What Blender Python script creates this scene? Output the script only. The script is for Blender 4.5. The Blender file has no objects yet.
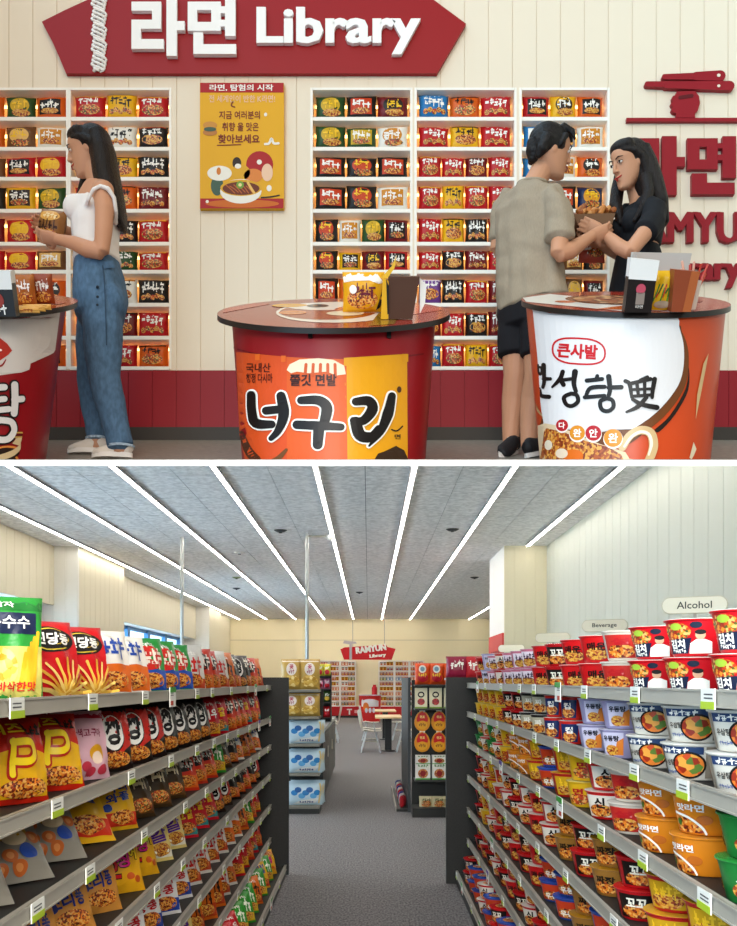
import bpy, bmesh, math, random
from mathutils import Vector as V, Matrix, noise
from mathutils.geometry import tessellate_polygon
SC = bpy.context.scene
COL = SC.collection
R = math.radians
# ------------------------------------------------------------------ camera, world, lights, exposure
EYE, FOC, HX, HY = 1.5, 1000.0, 369.0, 680.0
cam = bpy.data.cameras.new('camera'); cam.sensor_fit = 'HORIZONTAL'; cam.sensor_width = 36
cam.lens = 36*FOC/737; cam.shift_x = 0; cam.shift_y = (HY-463)/737; cam.clip_end = 200; cam.clip_start = .05
camo = bpy.data.objects.new('camera', cam); COL.objects.link(camo)
camo.location = (0, 0, EYE); camo.rotation_euler = (R(90), 0, 0); SC.camera = camo
world = bpy.data.worlds.new('world'); SC.world = world; world.use_nodes = True
nt = world.node_tree; bg = nt.nodes['Background']
tc = nt.nodes.new('ShaderNodeTexCoord'); sx = nt.nodes.new('ShaderNodeSeparateXYZ')
nt.links.new(tc.outputs['Generated'], sx.inputs[0])
rp = nt.nodes.new('ShaderNodeValToRGB'); nt.links.new(sx.outputs['X'], rp.inputs[0])
# generated coordinate of the world is the direction: dim hall all round, bright overcast daylight on the window side
mp = nt.nodes.new('ShaderNodeMapRange'); mp.inputs['From Min'].default_value = -1; mp.inputs['From Max'].default_value = 1
nt.links.new(sx.outputs['X'], mp.inputs['Value']); nt.links.new(mp.outputs[0], rp.inputs[0])
e = rp.color_ramp.elements
e[0].position = .40; e[0].color = (.55, .80, 1, 1); e[1].position = .48; e[1].color = (.115, .105, .095, 1)
nt.links.new(rp.outputs[0], bg.inputs['Color']); bg.inputs['Strength'].default_value = 2.6
def area(name, loc, aim, size, power, col, spread=180):
    l = bpy.data.lights.new(name, 'AREA'); l.shape = 'RECTANGLE'; l.size, l.size_y = size; l.energy = power; l.spread = R(spread); l.color = col
    o = bpy.data.objects.new(name, l); COL.objects.link(o); o.location = loc
    o.rotation_euler = (V(aim)-V(loc)).to_track_quat('-Z', 'Y').to_euler(); return o
area('hall_light', (-.2, 1.2, 6.4), (-.2, 5.8, 3.4), (4.6, 1.6), 104, (1, .79, .56))
area('aisle_fill', (0, -1.0, 2.6), (0, 3.6, .2), (3.0, 1.0), 104, (1, .97, .92), 84)  # fill added behind the camera to brighten the near shelf fronts
area('window_daylight', (-7.4, 20, 2.3), (-2, 20, 2.6), (20, 1.4), 800, (.55, .8, 1))
vs = SC.view_settings; vs.view_transform = 'Standard'; vs.look = 'None'; vs.gamma = 1; vs.use_curve_mapping = False; vs.exposure = 0.0
# ------------------------------------------------------------------ helpers
def W(px, py, Y): return V(((px-HX)*Y/FOC, Y, EYE+(HY-py)*Y/FOC))
def lin(h):
    c = [int(h[i:i+2], 16)/255 for i in (0, 2, 4)]
    return tuple(x/12.92 if x <= .04045 else ((x+.055)/1.055)**2.4 for x in c)+(1,)
_m = {}
def M(hexc, rough=.5, metal=0, bump=0, bs=40, stretch=(1, 1, 1), emit=0, speck=0, ss=200, coat=0):
    key = (hexc, rough, metal, bump, bs, stretch, emit, speck, ss, coat)
    if key in _m: return _m[key]
    m = bpy.data.materials.new('material_'+hexc); m.use_nodes = True; n = m.node_tree; b = n.nodes['Principled BSDF']
    c = lin(hexc); b.inputs['Base Color'].default_value = c; b.inputs['Roughness'].default_value = rough; b.inputs['Metallic'].default_value = metal
    b.inputs['Coat Weight'].default_value = coat; b.inputs['Coat Roughness'].default_value = .15
    m.diffuse_color = c; b.inputs['Specular IOR Level'].default_value = .28
    if emit:
        b.inputs['Emission Color'].default_value = c; b.inputs['Emission Strength'].default_value = emit
    if bump or speck:
        t = n.nodes.new('ShaderNodeTexCoord'); mpn = n.nodes.new('ShaderNodeMapping'); mpn.inputs['Scale'].default_value = stretch
        n.links.new(t.outputs['Object'], mpn.inputs[0])
    if bump:
        no = n.nodes.new('ShaderNodeTexNoise'); no.inputs['Scale'].default_value = bs; no.inputs['Detail'].default_value = 3
        n.links.new(mpn.outputs[0], no.inputs['Vector'])
        bp = n.nodes.new('ShaderNodeBump'); bp.inputs['Strength'].default_value = min(1, bump); bp.inputs['Distance'].default_value = .01
        n.links.new(no.outputs['Fac'], bp.inputs['Height']); n.links.new(bp.outputs[0], b.inputs['Normal'])
    if speck:
        no = n.nodes.new('ShaderNodeTexNoise'); no.inputs['Scale'].default_value = ss; no.inputs['Detail'].default_value = 4
        n.links.new(mpn.outputs[0], no.inputs['Vector'])
        cr = n.nodes.new('ShaderNodeValToRGB'); el = cr.color_ramp.elements
        el[0].position = .35; el[0].color = tuple(x*(1-speck) for x in c[:3])+(1,); el[1].position = .65; el[1].color = tuple(min(1, x*(1+speck)) for x in c[:3])+(1,)
        n.links.new(no.outputs['Fac'], cr.inputs[0]); n.links.new(cr.outputs[0], b.inputs['Base Color'])
    _m[key] = m; return m
def food(cols, scale=60, key=''):
    k = ('food', tuple(cols), scale, key)
    if k in _m: return _m[k]
    m = bpy.data.materials.new('material_food'); m.use_nodes = True; n = m.node_tree; b = n.nodes['Principled BSDF']; b.inputs['Roughness'].default_value = .4
    t = n.nodes.new('ShaderNodeTexCoord'); vo = n.nodes.new('ShaderNodeTexVoronoi'); vo.inputs['Scale'].default_value = scale
    n.links.new(t.outputs['Object'], vo.inputs['Vector']); s = n.nodes.new('ShaderNodeSeparateColor'); n.links.new(vo.outputs['Color'], s.inputs[0])
    cr = n.nodes.new('ShaderNodeValToRGB'); cr.color_ramp.interpolation = 'CONSTANT'; el = cr.color_ramp.elements
    while len(el) < len(cols): el.new(.5)
    for i, c in enumerate(cols): el[i].position = i/len(cols); el[i].color = lin(c)
    n.links.new(s.outputs[0], cr.inputs[0]); n.links.new(cr.outputs[0], b.inputs['Base Color']); m.diffuse_color = lin(cols[0])
    _m[k] = m; return m
def tag(o, label=None, cat=None, group=None, kind=None):
    for k, v in (('label', label), ('category', cat), ('group', group), ('kind', kind)):
        if v: o[k] = v
    return o
def empty(name, loc, label, cat, group=None, rz=0):
    o = bpy.data.objects.new(name, None); COL.objects.link(o); o.location = loc; o.rotation_euler = (0, 0, rz); o.empty_display_size = .1
    return tag(o, label, cat, group)
def copy_tree(o, parent=None):
    c = o.copy(); COL.objects.link(c)
    if parent: c.parent = parent
    for ch in list(o.children): copy_tree(ch, c)
    return c
class MB:
    def __init__(s): s.v = []; s.f = []; s.mi = []; s.mats = []; s.T = Matrix.Identity(4)
    def slot(s, m):
        if m not in s.mats: s.mats.append(m)
        return s.mats.index(m)
    def add(s, vs, fs, m):
        o = len(s.v); T = s.T; k = s.slot(m)
        s.v.extend(tuple(T @ V(p)) for p in vs)
        for f in fs: s.f.append(tuple(i+o for i in f)); s.mi.append(k)
        return s
    def box(s, c, d, m, rz=0):
        q = Matrix.Rotation(rz, 3, 'Z'); c = V(c)
        p = [c+q @ V((x*d[0]/2, y*d[1]/2, z*d[2]/2)) for z in (-1, 1) for y in (-1, 1) for x in (-1, 1)]
        return s.add(p, [(0, 2, 3, 1), (4, 5, 7, 6), (0, 1, 5, 4), (2, 6, 7, 3), (0, 4, 6, 2), (1, 3, 7, 5)], m)
    def bx(s, x0, x1, y0, y1, z0, z1, m): return s.box(((x0+x1)/2, (y0+y1)/2, (z0+z1)/2), (abs(x1-x0), abs(y1-y0), abs(z1-z0)), m)
    def prism(s, pts, off, m, side=None):
        n = len(pts); pts = [V(p) for p in pts]; off = V(off)
        tri = tessellate_polygon([pts])
        s.add(pts, tri, m); s.add([p+off for p in pts], [t[::-1] for t in tri], m)
        return s.add(pts+[p+off for p in pts], [(i, (i+1) % n, (i+1) % n+n, i+n) for i in range(n)], side or m)
    def tube(s, pts, rad, m, seg=10, S=None, caps=True):
        pts = [V(p) for p in pts]; n = len(pts)
        if not isinstance(rad, (list, tuple)): rad = [rad]*n
        rad = [r if isinstance(r, (list, tuple)) else (r, r) for r in rad]
        d0 = (pts[1]-pts[0]).normalized()
        a = V(S).normalized() if S else d0.orthogonal().normalized()
        vs = []; 
        for i in range(n):
            t = (pts[min(i+1, n-1)]-pts[max(i-1, 0)]).normalized()
            a = (a-t*a.dot(t)); a = a.normalized() if a.length > 1e-6 else t.orthogonal().normalized()
            if S: aa = V(S)-t*V(S).dot(t); a = aa.normalized() if aa.length > .2 else a
            b = t.cross(a)
            for k in range(seg):
                w = 2*math.pi*k/seg; vs.append(pts[i]+a*math.cos(w)*rad[i][0]+b*math.sin(w)*rad[i][1])
        fs = [(i*seg+k, i*seg+(k+1) % seg, (i+1)*seg+(k+1) % seg, (i+1)*seg+k) for i in range(n-1) for k in range(seg)]
        if caps:
            for i, e2 in ((0, -1), (n-1, 1)):
                t = (pts[min(i+1, n-1)]-pts[max(i-1, 0)]).normalized()
                vs.append(pts[i]+t*e2*min(rad[i])*.6); c = len(vs)-1
                fs += [((i*seg+(k+1) % seg, i*seg+k, c) if e2 < 0 else (i*seg+k, i*seg+(k+1) % seg, c)) for k in range(seg)]
        return s.add(vs, fs, m)
    def ball(s, c, r, m, seg=14, rings=9, B=None):
        r = r if isinstance(r, (list, tuple)) else (r, r, r); c = V(c); vs = [V((0, 0, -1))]
        for i in range(1, rings):
            a = -math.pi/2+math.pi*i/rings
            for k in range(seg): w = 2*math.pi*k/seg; vs.append(V((math.cos(a)*math.cos(w), math.cos(a)*math.sin(w), math.sin(a))))
        vs.append(V((0, 0, 1))); N = len(vs)-1
        fs = [(0, 1+(k+1) % seg, 1+k) for k in range(seg)]
        fs += [(1+i*seg+k, 1+i*seg+(k+1) % seg, 1+(i+1)*seg+(k+1) % seg, 1+(i+1)*seg+k) for i in range(rings-2) for k in range(seg)]
        fs += [(1+(rings-2)*seg+k, 1+(rings-2)*seg+(k+1) % seg, N) for k in range(seg)]
        B = B or Matrix.Identity(3)
        return s.add([c+B @ V((p.x*r[0], p.y*r[1], p.z*r[2])) for p in vs], fs, m)
    def lathe(s, prof, m, seg=28, c=(0, 0, 0)):
        c = V(c); n = len(prof)
        vs = [c+V((r*math.cos(2*math.pi*k/seg), r*math.sin(2*math.pi*k/seg), z)) for r, z in prof for k in range(seg)]
        fs = [(i*seg+k, i*seg+(k+1) % seg, (i+1)*seg+(k+1) % seg, (i+1)*seg+k) for i in range(n-1) for k in range(seg)]
        return s.add(vs, fs, m)
    def grid(s, fn, nu, nv, m):
        vs = [fn(i/nu, j/nv) for j in range(nv+1) for i in range(nu+1)]
        return s.add(vs, [(j*(nu+1)+i, j*(nu+1)+i+1, (j+1)*(nu+1)+i+1, (j+1)*(nu+1)+i) for j in range(nv) for i in range(nu)], m)
    def mesh(s, name, loc=(0, 0, 0), smooth=.7):
        me = bpy.data.meshes.new(name); l = V(loc)
        me.from_pydata([(p[0]-l.x, p[1]-l.y, p[2]-l.z) for p in s.v], [], s.f)
        for m in s.mats: me.materials.append(m)
        me.polygons.foreach_set('material_index', s.mi)
        if smooth:
            me.polygons.foreach_set('use_smooth', [True]*len(s.f)); me.set_sharp_from_angle(angle=smooth)
        me.update(); return me
    def build(s, name, parent=None, loc=(0, 0, 0), smooth=.7):
        o = bpy.data.objects.new(name, s.mesh(name, loc, smooth)); COL.objects.link(o)
        if parent: o.parent = parent
        else: o.location = loc
        return o
def struct(o): return tag(o, kind='structure')
# ---- flat artwork: 2D shapes laid on a surface by a mapper(u, v, layer) -> point
def s_ell(cx, cy, rx, ry, n=24, a0=0):
    vs = [(cx, cy)]; fs = []
    for r in (.5, 1):
        for k in range(n): a = 2*math.pi*k/n; vs.append((cx+rx*r*math.cos(a), cy+ry*r*math.sin(a)))
    fs = [(0, 1+k, 1+(k+1) % n) for k in range(n)]
    for k in range(n): a, b = 1+k, 1+(k+1) % n; fs += [(a, a+n, b+n), (a, b+n, b)]
    return vs, fs
def s_poly(pts):
    p3 = [V((p[0], p[1], 0)) for p in pts]; return list(pts), [tuple(t) for t in tessellate_polygon([p3])]
def s_fill(pts, rows=24, cols=24):
    """a rounded outline filled with an even mesh, so that it can follow a curved wall"""
    ys = [p[1] for p in pts]; y0, y1 = min(ys)+1e-3, max(ys)-1e-3; vs = []; n = len(pts)
    for j in range(rows+1):
        y = y0+(y1-y0)*j/rows; xs = []
        for i in range(n):
            a, b = pts[i], pts[(i+1) % n]
            if (a[1]-y)*(b[1]-y) <= 0 and a[1] != b[1]: xs.append(a[0]+(b[0]-a[0])*(y-a[1])/(b[1]-a[1]))
        xa, xb = min(xs), max(xs); vs += [(xa+(xb-xa)*i/cols, y) for i in range(cols+1)]
    c = cols+1; return vs, [t for j in range(rows) for i in range(cols) for t in ((j*c+i, j*c+i+1, (j+1)*c+i+1), (j*c+i, (j+1)*c+i+1, (j+1)*c+i))]
def s_rect(x0, y0, x1, y1): return [(x0, y0), (x1, y0), (x1, y1), (x0, y1)], [(0, 1, 2), (0, 2, 3)]
def smooth_line(pts, n=5):
    out = []; P = [V(p) for p in pts]
    for i in range(len(P)-1):
        p0, p1, p2, p3 = P[max(i-1, 0)], P[i], P[i+1], P[min(i+2, len(P)-1)]
        for k in range(n):
            t = k/n; out.append(.5*((2*p1)+(p2-p0)*t+(2*p0-5*p1+4*p2-p3)*t*t+(3*p1-p0-3*p2+p3)*t*t*t))
    return out+[P[-1]]
def s_stroke(pts, w, sm=True):
    q = smooth_line([(p[0], p[1], 0) for p in pts], 5 if sm else 1); n = len(q)
    ws = w if isinstance(w, (list, tuple)) else [w, w]; vs = []; fs = []
    L = [0]
    for i in range(1, n): L.append(L[-1]+(q[i]-q[i-1]).length)
    wid = lambda t: ws[min(int(t*(len(ws)-1)), len(ws)-2)]*(1-(t*(len(ws)-1)-min(int(t*(len(ws)-1)), len(ws)-2)))+ws[min(int(t*(len(ws)-1)), len(ws)-2)+1]*(t*(len(ws)-1)-min(int(t*(len(ws)-1)), len(ws)-2))
    for i in range(n):
        t = (q[min(i+1, n-1)]-q[max(i-1, 0)]).normalized(); h = wid(L[i]/max(L[-1], 1e-9))/2
        vs += [(q[i].x-t.y*h, q[i].y+t.x*h), (q[i].x+t.y*h, q[i].y-t.x*h)]
        if i: a = 2*i-2; fs += [(a, a+1, a+3), (a, a+3, a+2)]
    for i, sg in ((0, -1), (n-1, 1)):
        t = (q[min(i+1, n-1)]-q[max(i-1, 0)]).normalized()*sg; h = wid(L[i]/max(L[-1], 1e-9))/2; nrm = V((-t.y, t.x, 0)); o = len(vs); vs.append((q[i].x, q[i].y))
        for k in range(9): a = math.pi*k/8; p = q[i]+nrm*h*math.cos(a)+t*h*math.sin(a); vs.append((p.x, p.y))
        fs += [(o, o+1+k, o+2+k) for k in range(8)]
    return vs, fs
def s_squig(cx, cy, w, h, seed=0, n=4):
    """a row of short crossing bars: lettering too small to read"""
    r = random.Random(seed); vs = []; fs = []; cw = w/n
    for i in range(n):
        x = cx-w/2+cw*(i+.5)
        for k in range(4):
            hor = (k+i) % 2 == 0; px = x+(r.random()-.5)*cw*.5; py = cy+(r.random()-.5)*h*.7
            a, b = (cw*.42, h*.09) if hor else (cw*.10, h*.38)
            o = len(vs); vs += [(px-a, py-b), (px+a, py-b), (px+a, py+b), (px-a, py+b)]; fs += [(o, o+1, o+2), (o, o+2, o+3)]
    return vs, fs
_t = {}
def glyphs(s, off=.02):
    if (s, off) in _t: return _t[(s, off)]
    cu = bpy.data.curves.new('t', 'FONT'); cu.body = s; cu.size = 1; cu.offset = off; cu.resolution_u = 2; cu.fill_mode = 'FRONT'
    o = bpy.data.objects.new('t', cu); COL.objects.link(o); me = bpy.data.meshes.new_from_object(o.evaluated_get(bpy.context.evaluated_depsgraph_get()))
    bm = bmesh.new(); bm.from_mesh(me); bmesh.ops.triangulate(bm, faces=bm.faces)
    vs = [(v.co.x, v.co.y) for v in bm.verts]; fs = [tuple(v.index for v in f.verts) for f in bm.faces]; bm.free()
    bpy.data.objects.remove(o); bpy.data.curves.remove(cu); bpy.data.meshes.remove(me)
    if not vs: vs, fs = [(0, 0), (1, 0), (0, 1)], []
    x0 = min(v[0] for v in vs); x1 = max(v[0] for v in vs); y0 = min(v[1] for v in vs); y1 = max(v[1] for v in vs)
    _t[(s, off)] = ([((x-x0)/(x1-x0), (y-y0)/(y1-y0)) for x, y in vs], fs, (x1-x0)/(y1-y0)); return _t[(s, off)]
def s_text(s, cx, cy, h, w=None, up=1, off=.02, rot=0, skew=0):
    vs, fs, asp = glyphs(s, off); w = w or h*asp; c, sn = math.cos(rot), math.sin(rot); out = []
    for x, y in vs:
        a, b = (x-.5)*w, (y-.5)*h; a += b*skew; b = b*up
        out.append((cx+a*c-b*sn, cy+a*sn+b*c))
    return out, fs
def subdiv(vs, fs, L):
    vs = list(vs); out = []; st = [tuple(f) for f in fs]
    while st:
        f = st.pop(); d = [math.dist(vs[f[i]], vs[f[(i+1) % 3]]) for i in range(3)]; i = d.index(max(d))
        if d[i] <= L or len(out) > 6000: out.append(f); continue
        a, b, c = f[i], f[(i+1) % 3], f[(i+2) % 3]; vs.append(tuple((x+y)/2 for x, y in zip(vs[a], vs[b]))); m = len(vs)-1
        st += [(a, m, c), (m, b, c)]
    return vs, out
def art(mb, shape, mat, mapper, layer=.001, L=None):
    vs, fs = shape
    if L: vs, fs = subdiv(vs, fs, L)
    mb.add([mapper(p[0], p[1], layer) for p in vs], fs, mat)
def remesh(mb, name, voxel, loc, it=4, fac=.5, parent=None, mat=None):
    tmp = bpy.data.objects.new('t', mb.mesh('t', loc, 0)); COL.objects.link(tmp)
    md = tmp.modifiers.new('r', 'REMESH'); md.mode = 'VOXEL'; md.voxel_size = voxel
    if it: sm = tmp.modifiers.new('s', 'SMOOTH'); sm.iterations = it; sm.factor = fac
    me = bpy.data.meshes.new_from_object(tmp.evaluated_get(bpy.context.evaluated_depsgraph_get()))
    old = tmp.data; bpy.data.objects.remove(tmp); bpy.data.meshes.remove(old)
    me.materials.clear(); me.materials.append(mat or mb.mats[0])
    me.polygons.foreach_set('material_index', [0]*len(me.polygons)); me.polygons.foreach_set('use_smooth', [True]*len(me.polygons)); me.name = name
    o = bpy.data.objects.new(name, me); COL.objects.link(o)
    if parent: o.parent = parent
    else: o.location = loc
    return o
ORD = 'first second third fourth fifth sixth seventh eighth ninth tenth eleventh twelfth thirteenth fourteenth fifteenth sixteenth seventeenth eighteenth nineteenth twentieth'.split()
for t_ in ('twenty',): ORD += [t_+'-'+x for x in ORD[:9]]
# ------------------------------------------------------------------ the upper display bay: raked platform and panelled wall
YW = 5.8
cream = M('e9dbc4', .55); redp = M('8f1420', .45); white = M('f4f0e8', .5)
zl = lambda py, Y: EYE+(HY-py)*Y/FOC
def floorZ(Y): return zl(460, 3.95)+(2.6025-zl(460, 3.95))*(Y-3.95)/1.05 if Y < 5 else 2.6025+(2.892-2.6025)*(Y-5)/.8
m = MB()
prof = [(3.95, floorZ(3.95)), (5.0, 2.6025), (5.8, 2.892), (6.25, 2.92), (6.25, 2.845), (3.95, zl(466, 3.95))]
m.prism([(-3.6, y, z) for y, z in prof], (7.2, 0, 0), M('fbfaf6', .5))
m.prism([(-3.6, y, z+.002) for y, z in ((3.99, floorZ(3.99)), (5.0, 2.6025), (5.8, 2.892), (5.8, 2.890), (5.0, 2.6), (3.99, floorZ(3.99)-.002))], (7.2, 0, 0), M('8a8378', .35, speck=.15, ss=30))
struct(m.build('floor_stage', smooth=0))
NICHE = [(-30, 67), (71, 170), (313, 411), (417, 515), (522, 608)]
NT, NB = 90, 367
SHELF = [117, 147, 177, 209, 242, 270, 303, 336]
X = lambda px, Y=YW: (px-HX)*Y/FOC
def boards(m, x0, x1, z0, z1, mat, y=YW):
    """tongue-and-groove boards, .139 m wide, a 4 mm shadow gap between them"""
    p = .139; k = math.floor(x0/p)
    while k*p < x1-1e-4:
        a, b = max(x0, k*p+.002), min(x1, (k+1)*p-.002)
        if b > a: m.bx(a, b, y, y+.02, z0, z1, mat)
        k += 1
    m.bx(x0, x1, y+.006, y+.02, z0, z1, mat)
XL, XR = -3.4, 3.4
m = MB(); zt, zb = zl(NT, YW), zl(NB, YW)
boards(m, XL, XR, zt, 5.75, cream)
ed = [XL]+[X(p) for n in NICHE for p in n]+[XR]
for i in range(0, len(ed), 2):
    if i == 0: 
        boards(m, XL, X(NICHE[0][0]), zb, zt, cream); continue
    boards(m, ed[i], ed[i+1], zb, zt, cream)
boards(m, XL, XR, zl(371, YW), zb, cream)
m.bx(XL, XR, 6.12, 6.16, 2.9, 5.75, M('b9b2a6', .8))
struct(m.build('wall_stage', smooth=0))
for nm, x in (('wall_hall_left', -3.5), ('wall_hall_right', 3.42)):  # unseen side walls, added to keep the bluish sky light off the stage
    m = MB(); m.bx(x, x+.08, 1.5, 6.2, 2.9, 6.9, cream); struct(m.build(nm, smooth=0))
m = MB(); boards(m, XL, XR, zl(428, YW), zl(371, YW), redp, YW-.012); struct(m.build('trim_1', smooth=0))
m = MB(); m.bx(XL, XR, YW-.022, YW+.02, 2.885, zl(428, YW), M('3a342e', .5)); struct(m.build('baseboard_stage', smooth=0))
# built-in lit bookcases
unit_desc = ['the bookcase at the wall end behind the near-left barrel', 'the bookcase behind the woman in jeans', 'the bookcase beside the yellow poster', 'the bookcase left of the man', 'the bookcase between the two visitors']
shw = M('f6f1e6', .5); ledw = M('ffc27a', .5, emit=6)
BOOK = ['built-in lit white bookcase cut off by the left edge behind the woman', 'built-in lit white bookcase directly behind the woman in white top', 'built-in lit white bookcase immediately beside the yellow poster, over the red barrel', 'built-in lit white bookcase of mostly red packs, left of the man', 'built-in lit white bookcase behind the man and the woman in black']
for ui, (a, b) in enumerate(NICHE):
    x0, x1 = X(a), X(b); r = empty('bookcase', ((x0+x1)/2, 5.9, zb), BOOK[ui], 'bookcase', 'built-in bookcases'); L0 = r.location
    m = MB(); m.bx(x0, x1, 6.0, 6.02, zb, zt, M('e6c9a0', .6)); m.bx(x0-.012, x0+.0015, YW-.004, 6.02, zb-.012, zt+.012, shw); m.bx(x1-.0015, x1+.012, YW-.004, 6.02, zb-.012, zt+.012, shw)
    m.bx(x0, x1, YW-.004, 6.02, zt-.002, zt+.012, shw); m.bx(x0, x1, YW-.012, 6.02, zb-.02, zb, shw); o = m.build('carcass', None, L0, 0); o.parent = r; o.location = (0, 0, 0)
    for py in SHELF:
        z = zl(py, YW); m = MB(); m.bx(x0, x1, YW+.001, 6.0, z-.02, z+.001, shw); o = m.build('shelf', None, L0, 0); o.parent = r; o.location = (0, 0, 0)
    for py in [NT]+SHELF:
        z = zl(py, YW)-(.021 if py != NT else .001); m = MB(); m.bx(x0+.01, x1-.01, 5.955, 5.975, z-.008, z, ledw); o = m.build('light_strip', None, L0, 0); o.parent = r; o.location = (0, 0, 0)
# ------------------------------------------------------------------ the shop below: room shell
CZ = EYE+2.47; BW = 40.5
def nodes_floor():
    return M('6e6b6c', .8, speck=.5, ss=9, stretch=(9, 3.5, 1), bump=.15, bs=60)
m = MB(); m.bx(-6.4, 6, 0.3, BW+.2, -.1, 0, nodes_floor()); struct(m.build('floor', smooth=0))
# ceiling tiles: real 6 mm joints between them
m = MB(); tile = M('ececec', .9, speck=.16, ss=14); tx, ty = .57, 1.457
m.bx(-6.4, 6, 6.27, BW+.2, CZ+.012, CZ+.06, M('6d7075', .9))
i = 0
yy = 6.27
while yy < BW:
    y1 = min(yy+ty, BW+.1); k = -12
    while k < 11:
        xa, xb = -.04+k*tx, -.04+(k+1)*tx
        if xb > -6.3: m.bx(max(xa, -6.3)+.004, xb-.004, yy+.012, y1-.012, CZ, CZ+.02, tile)
        k += 1
    yy = y1
    if yy > BW-.2: break
struct(m.build('ceiling', smooth=0))
LX = [-5.2, -4.1, -2.93, -1.78, -.61, .53, 1.68, 2.9, 4.05]
for k, x in enumerate(LX):
    y0 = 6.3; y1 = BW-.3
    if k == 7: y1 = 18.2
    if k == 8: y0 = 20.8
    r = empty('strip_light', (x, (y0+y1)/2, CZ), 'long white LED strip in the ceiling, '+['running beside the left window wall', 'first inside the window wall strip', 'second inside the window wall strip', 'third inside the window wall strip', 'directly left of the hanging sign', 'directly above and right of the hanging sign', 'second right of the hanging sign', 'ending at the right-hand column', 'beyond the right-hand column'][k], 'ceiling light', 'ceiling light strips')
    m = MB(); m.bx(-.045, -.023, y0-(y0+y1)/2, y1-(y0+y1)/2, -.03, -.001, M('8d9094', .4)); m.bx(.023, .045, y0-(y0+y1)/2, y1-(y0+y1)/2, -.03, -.001, M('8d9094', .4)); m.build('housing', r, smooth=0)
    m = MB(); m.bx(-.021, .021, y0-(y0+y1)/2, y1-(y0+y1)/2, -.04, -.001, M('fff6ea', .5, emit=27)); m.build('diffuser', r, smooth=0)
if True:
    y0 = 20.8
wallc = M('cdc6ae', .6); sidec = M('e4e2da', .6)
def vboards(m, x, y0, y1, z0, z1, mat, sgn=1, p=.36):
    k = 0
    while y0+k*p < y1-1e-4:
        a, b = y0+k*p+.006, min(y1, y0+(k+1)*p-.006)
        m.bx(x, x-sgn*.03, a, b, z0, z1, mat); k += 1
    m.bx(x-sgn*.01, x-sgn*.05, y0, y1, z0, z1, mat)
def hboards(m, y, x0, x1, z0, z1, mat, p=.14):
    k = 0
    while x0+k*p < x1-1e-4:
        a, b = x0+k*p+.003, min(x1, x0+(k+1)*p-.003)
        m.bx(a, b, y, y+.03, z0, z1, mat); k += 1
    m.bx(x0, x1, y+.01, y+.05, z0, z1, mat)
m = MB(); WT = 2.88
vboards(m, -5.8, 6.3, 18.45, WT, CZ, wallc); vboards(m, -5.8, 21.9, 33.6, WT, CZ, wallc)
m.bx(-6.25, -5.85, 6.3, 18.45, WT, WT+.04, sidec); m.bx(-6.25, -5.85, 21.9, 33.6, WT, WT+.04, sidec)
m.bx(-6.25, -5.8, 6.3, 18.45, 0, .95, sidec); m.bx(-6.25, -5.8, 21.9, 33.6, 0, .95, sidec)
m.bx(-6.25, -6.2, 6.3, 8, .95, WT, sidec); m.bx(-6.25, -6.2, 17.7, 18.45, .95, WT, sidec); m.bx(-6.25, -6.2, 21.9, 23.2, .95, WT, sidec); m.bx(-6.25, -6.2, 32.6, 33.6, .95, WT, sidec)
struct(m.build('wall_left', smooth=0))
for nm, a, b in (('wall_left_column', 18.45, 21.9), ('wall_left_column', 33.6, 36.2)):
    m = MB(); vboards(m, -5.35, a+.05, b, 0, CZ, wallc); hboards(m, a, -6.25, -5.352, 0, CZ, sidec, .22); m.bx(-6.25, -5.4, a+.04, b, 0, CZ, sidec); struct(m.build(nm, smooth=0))
m = MB(); vboards(m, -5.6, 36.2, BW, 0, CZ, wallc); struct(m.build('wall_left_end', smooth=0))
blue = M('4f86b8', .4); pane = None
pm = bpy.data.materials.new('material_glass'); pm.use_nodes = True; pn = pm.node_tree; pb = pn.nodes['Principled BSDF']
pb.inputs['Transmission Weight'].default_value = 1; pb.inputs['Roughness'].default_value = .0; pb.inputs['IOR'].default_value = 1.02; pb.inputs['Base Color'].default_value = (1, 1, 1, 1)
for nm, a, b, nn in (('window_1', 8.0, 17.7, 5), ('window_2', 23.2, 32.6, 4)):
    m = MB(); w = (b-a)/nn
    m.bx(-6.24, -6.16, a, b, WT-.09, WT, blue); m.bx(-6.24, -6.16, a, b, .95, 1.03, blue)
    for k in range(nn+1): y = a+k*w; m.bx(-6.24, -6.12, y-.14, y+.14, .95, WT, blue)
    o = struct(m.build(nm, smooth=0))
    for k in range(nn):
        m = MB(); m.bx(-6.205, -6.2, a+k*w+.14, a+(k+1)*w-.14, 1.03, WT-.09, pm); g = m.build('pane', o, smooth=0)
m = MB(); vboards(m, 3.28, 6.3, 18.4, 0, CZ, M('bfc2b6', .6), -1, .42); struct(m.build('wall_right', smooth=0))
m = MB(); hboards(m, 18.4, 2.5, 3.33, 0, CZ, M('ddd5b8', .6), .19); m.bx(2.5, 2.54, 18.45, 20.6, 0, CZ, M('f0efea', .6)); m.bx(2.5, 5.6, 20.6, 20.64, 0, CZ, M('f0efea', .6)); struct(m.build('wall_right_column', smooth=0))
m = MB(); m.bx(5.5, 5.54, 20.6, BW, 0, CZ, wallc); struct(m.build('wall_right_end', smooth=0))
m = MB(); hboards(m, BW, -5.7, 5.6, 0, CZ, M('efe4c0', .6), .55); m.bx(-5.7, 5.6, BW-.02, BW, 2.2+.9, 2.2+.93, M('cfc6a6', .6)); struct(m.build('wall_back', smooth=0))
m = MB(); m.bx(2.3, 2.42, 18.42, 18.46, 0, .01, white)
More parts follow.
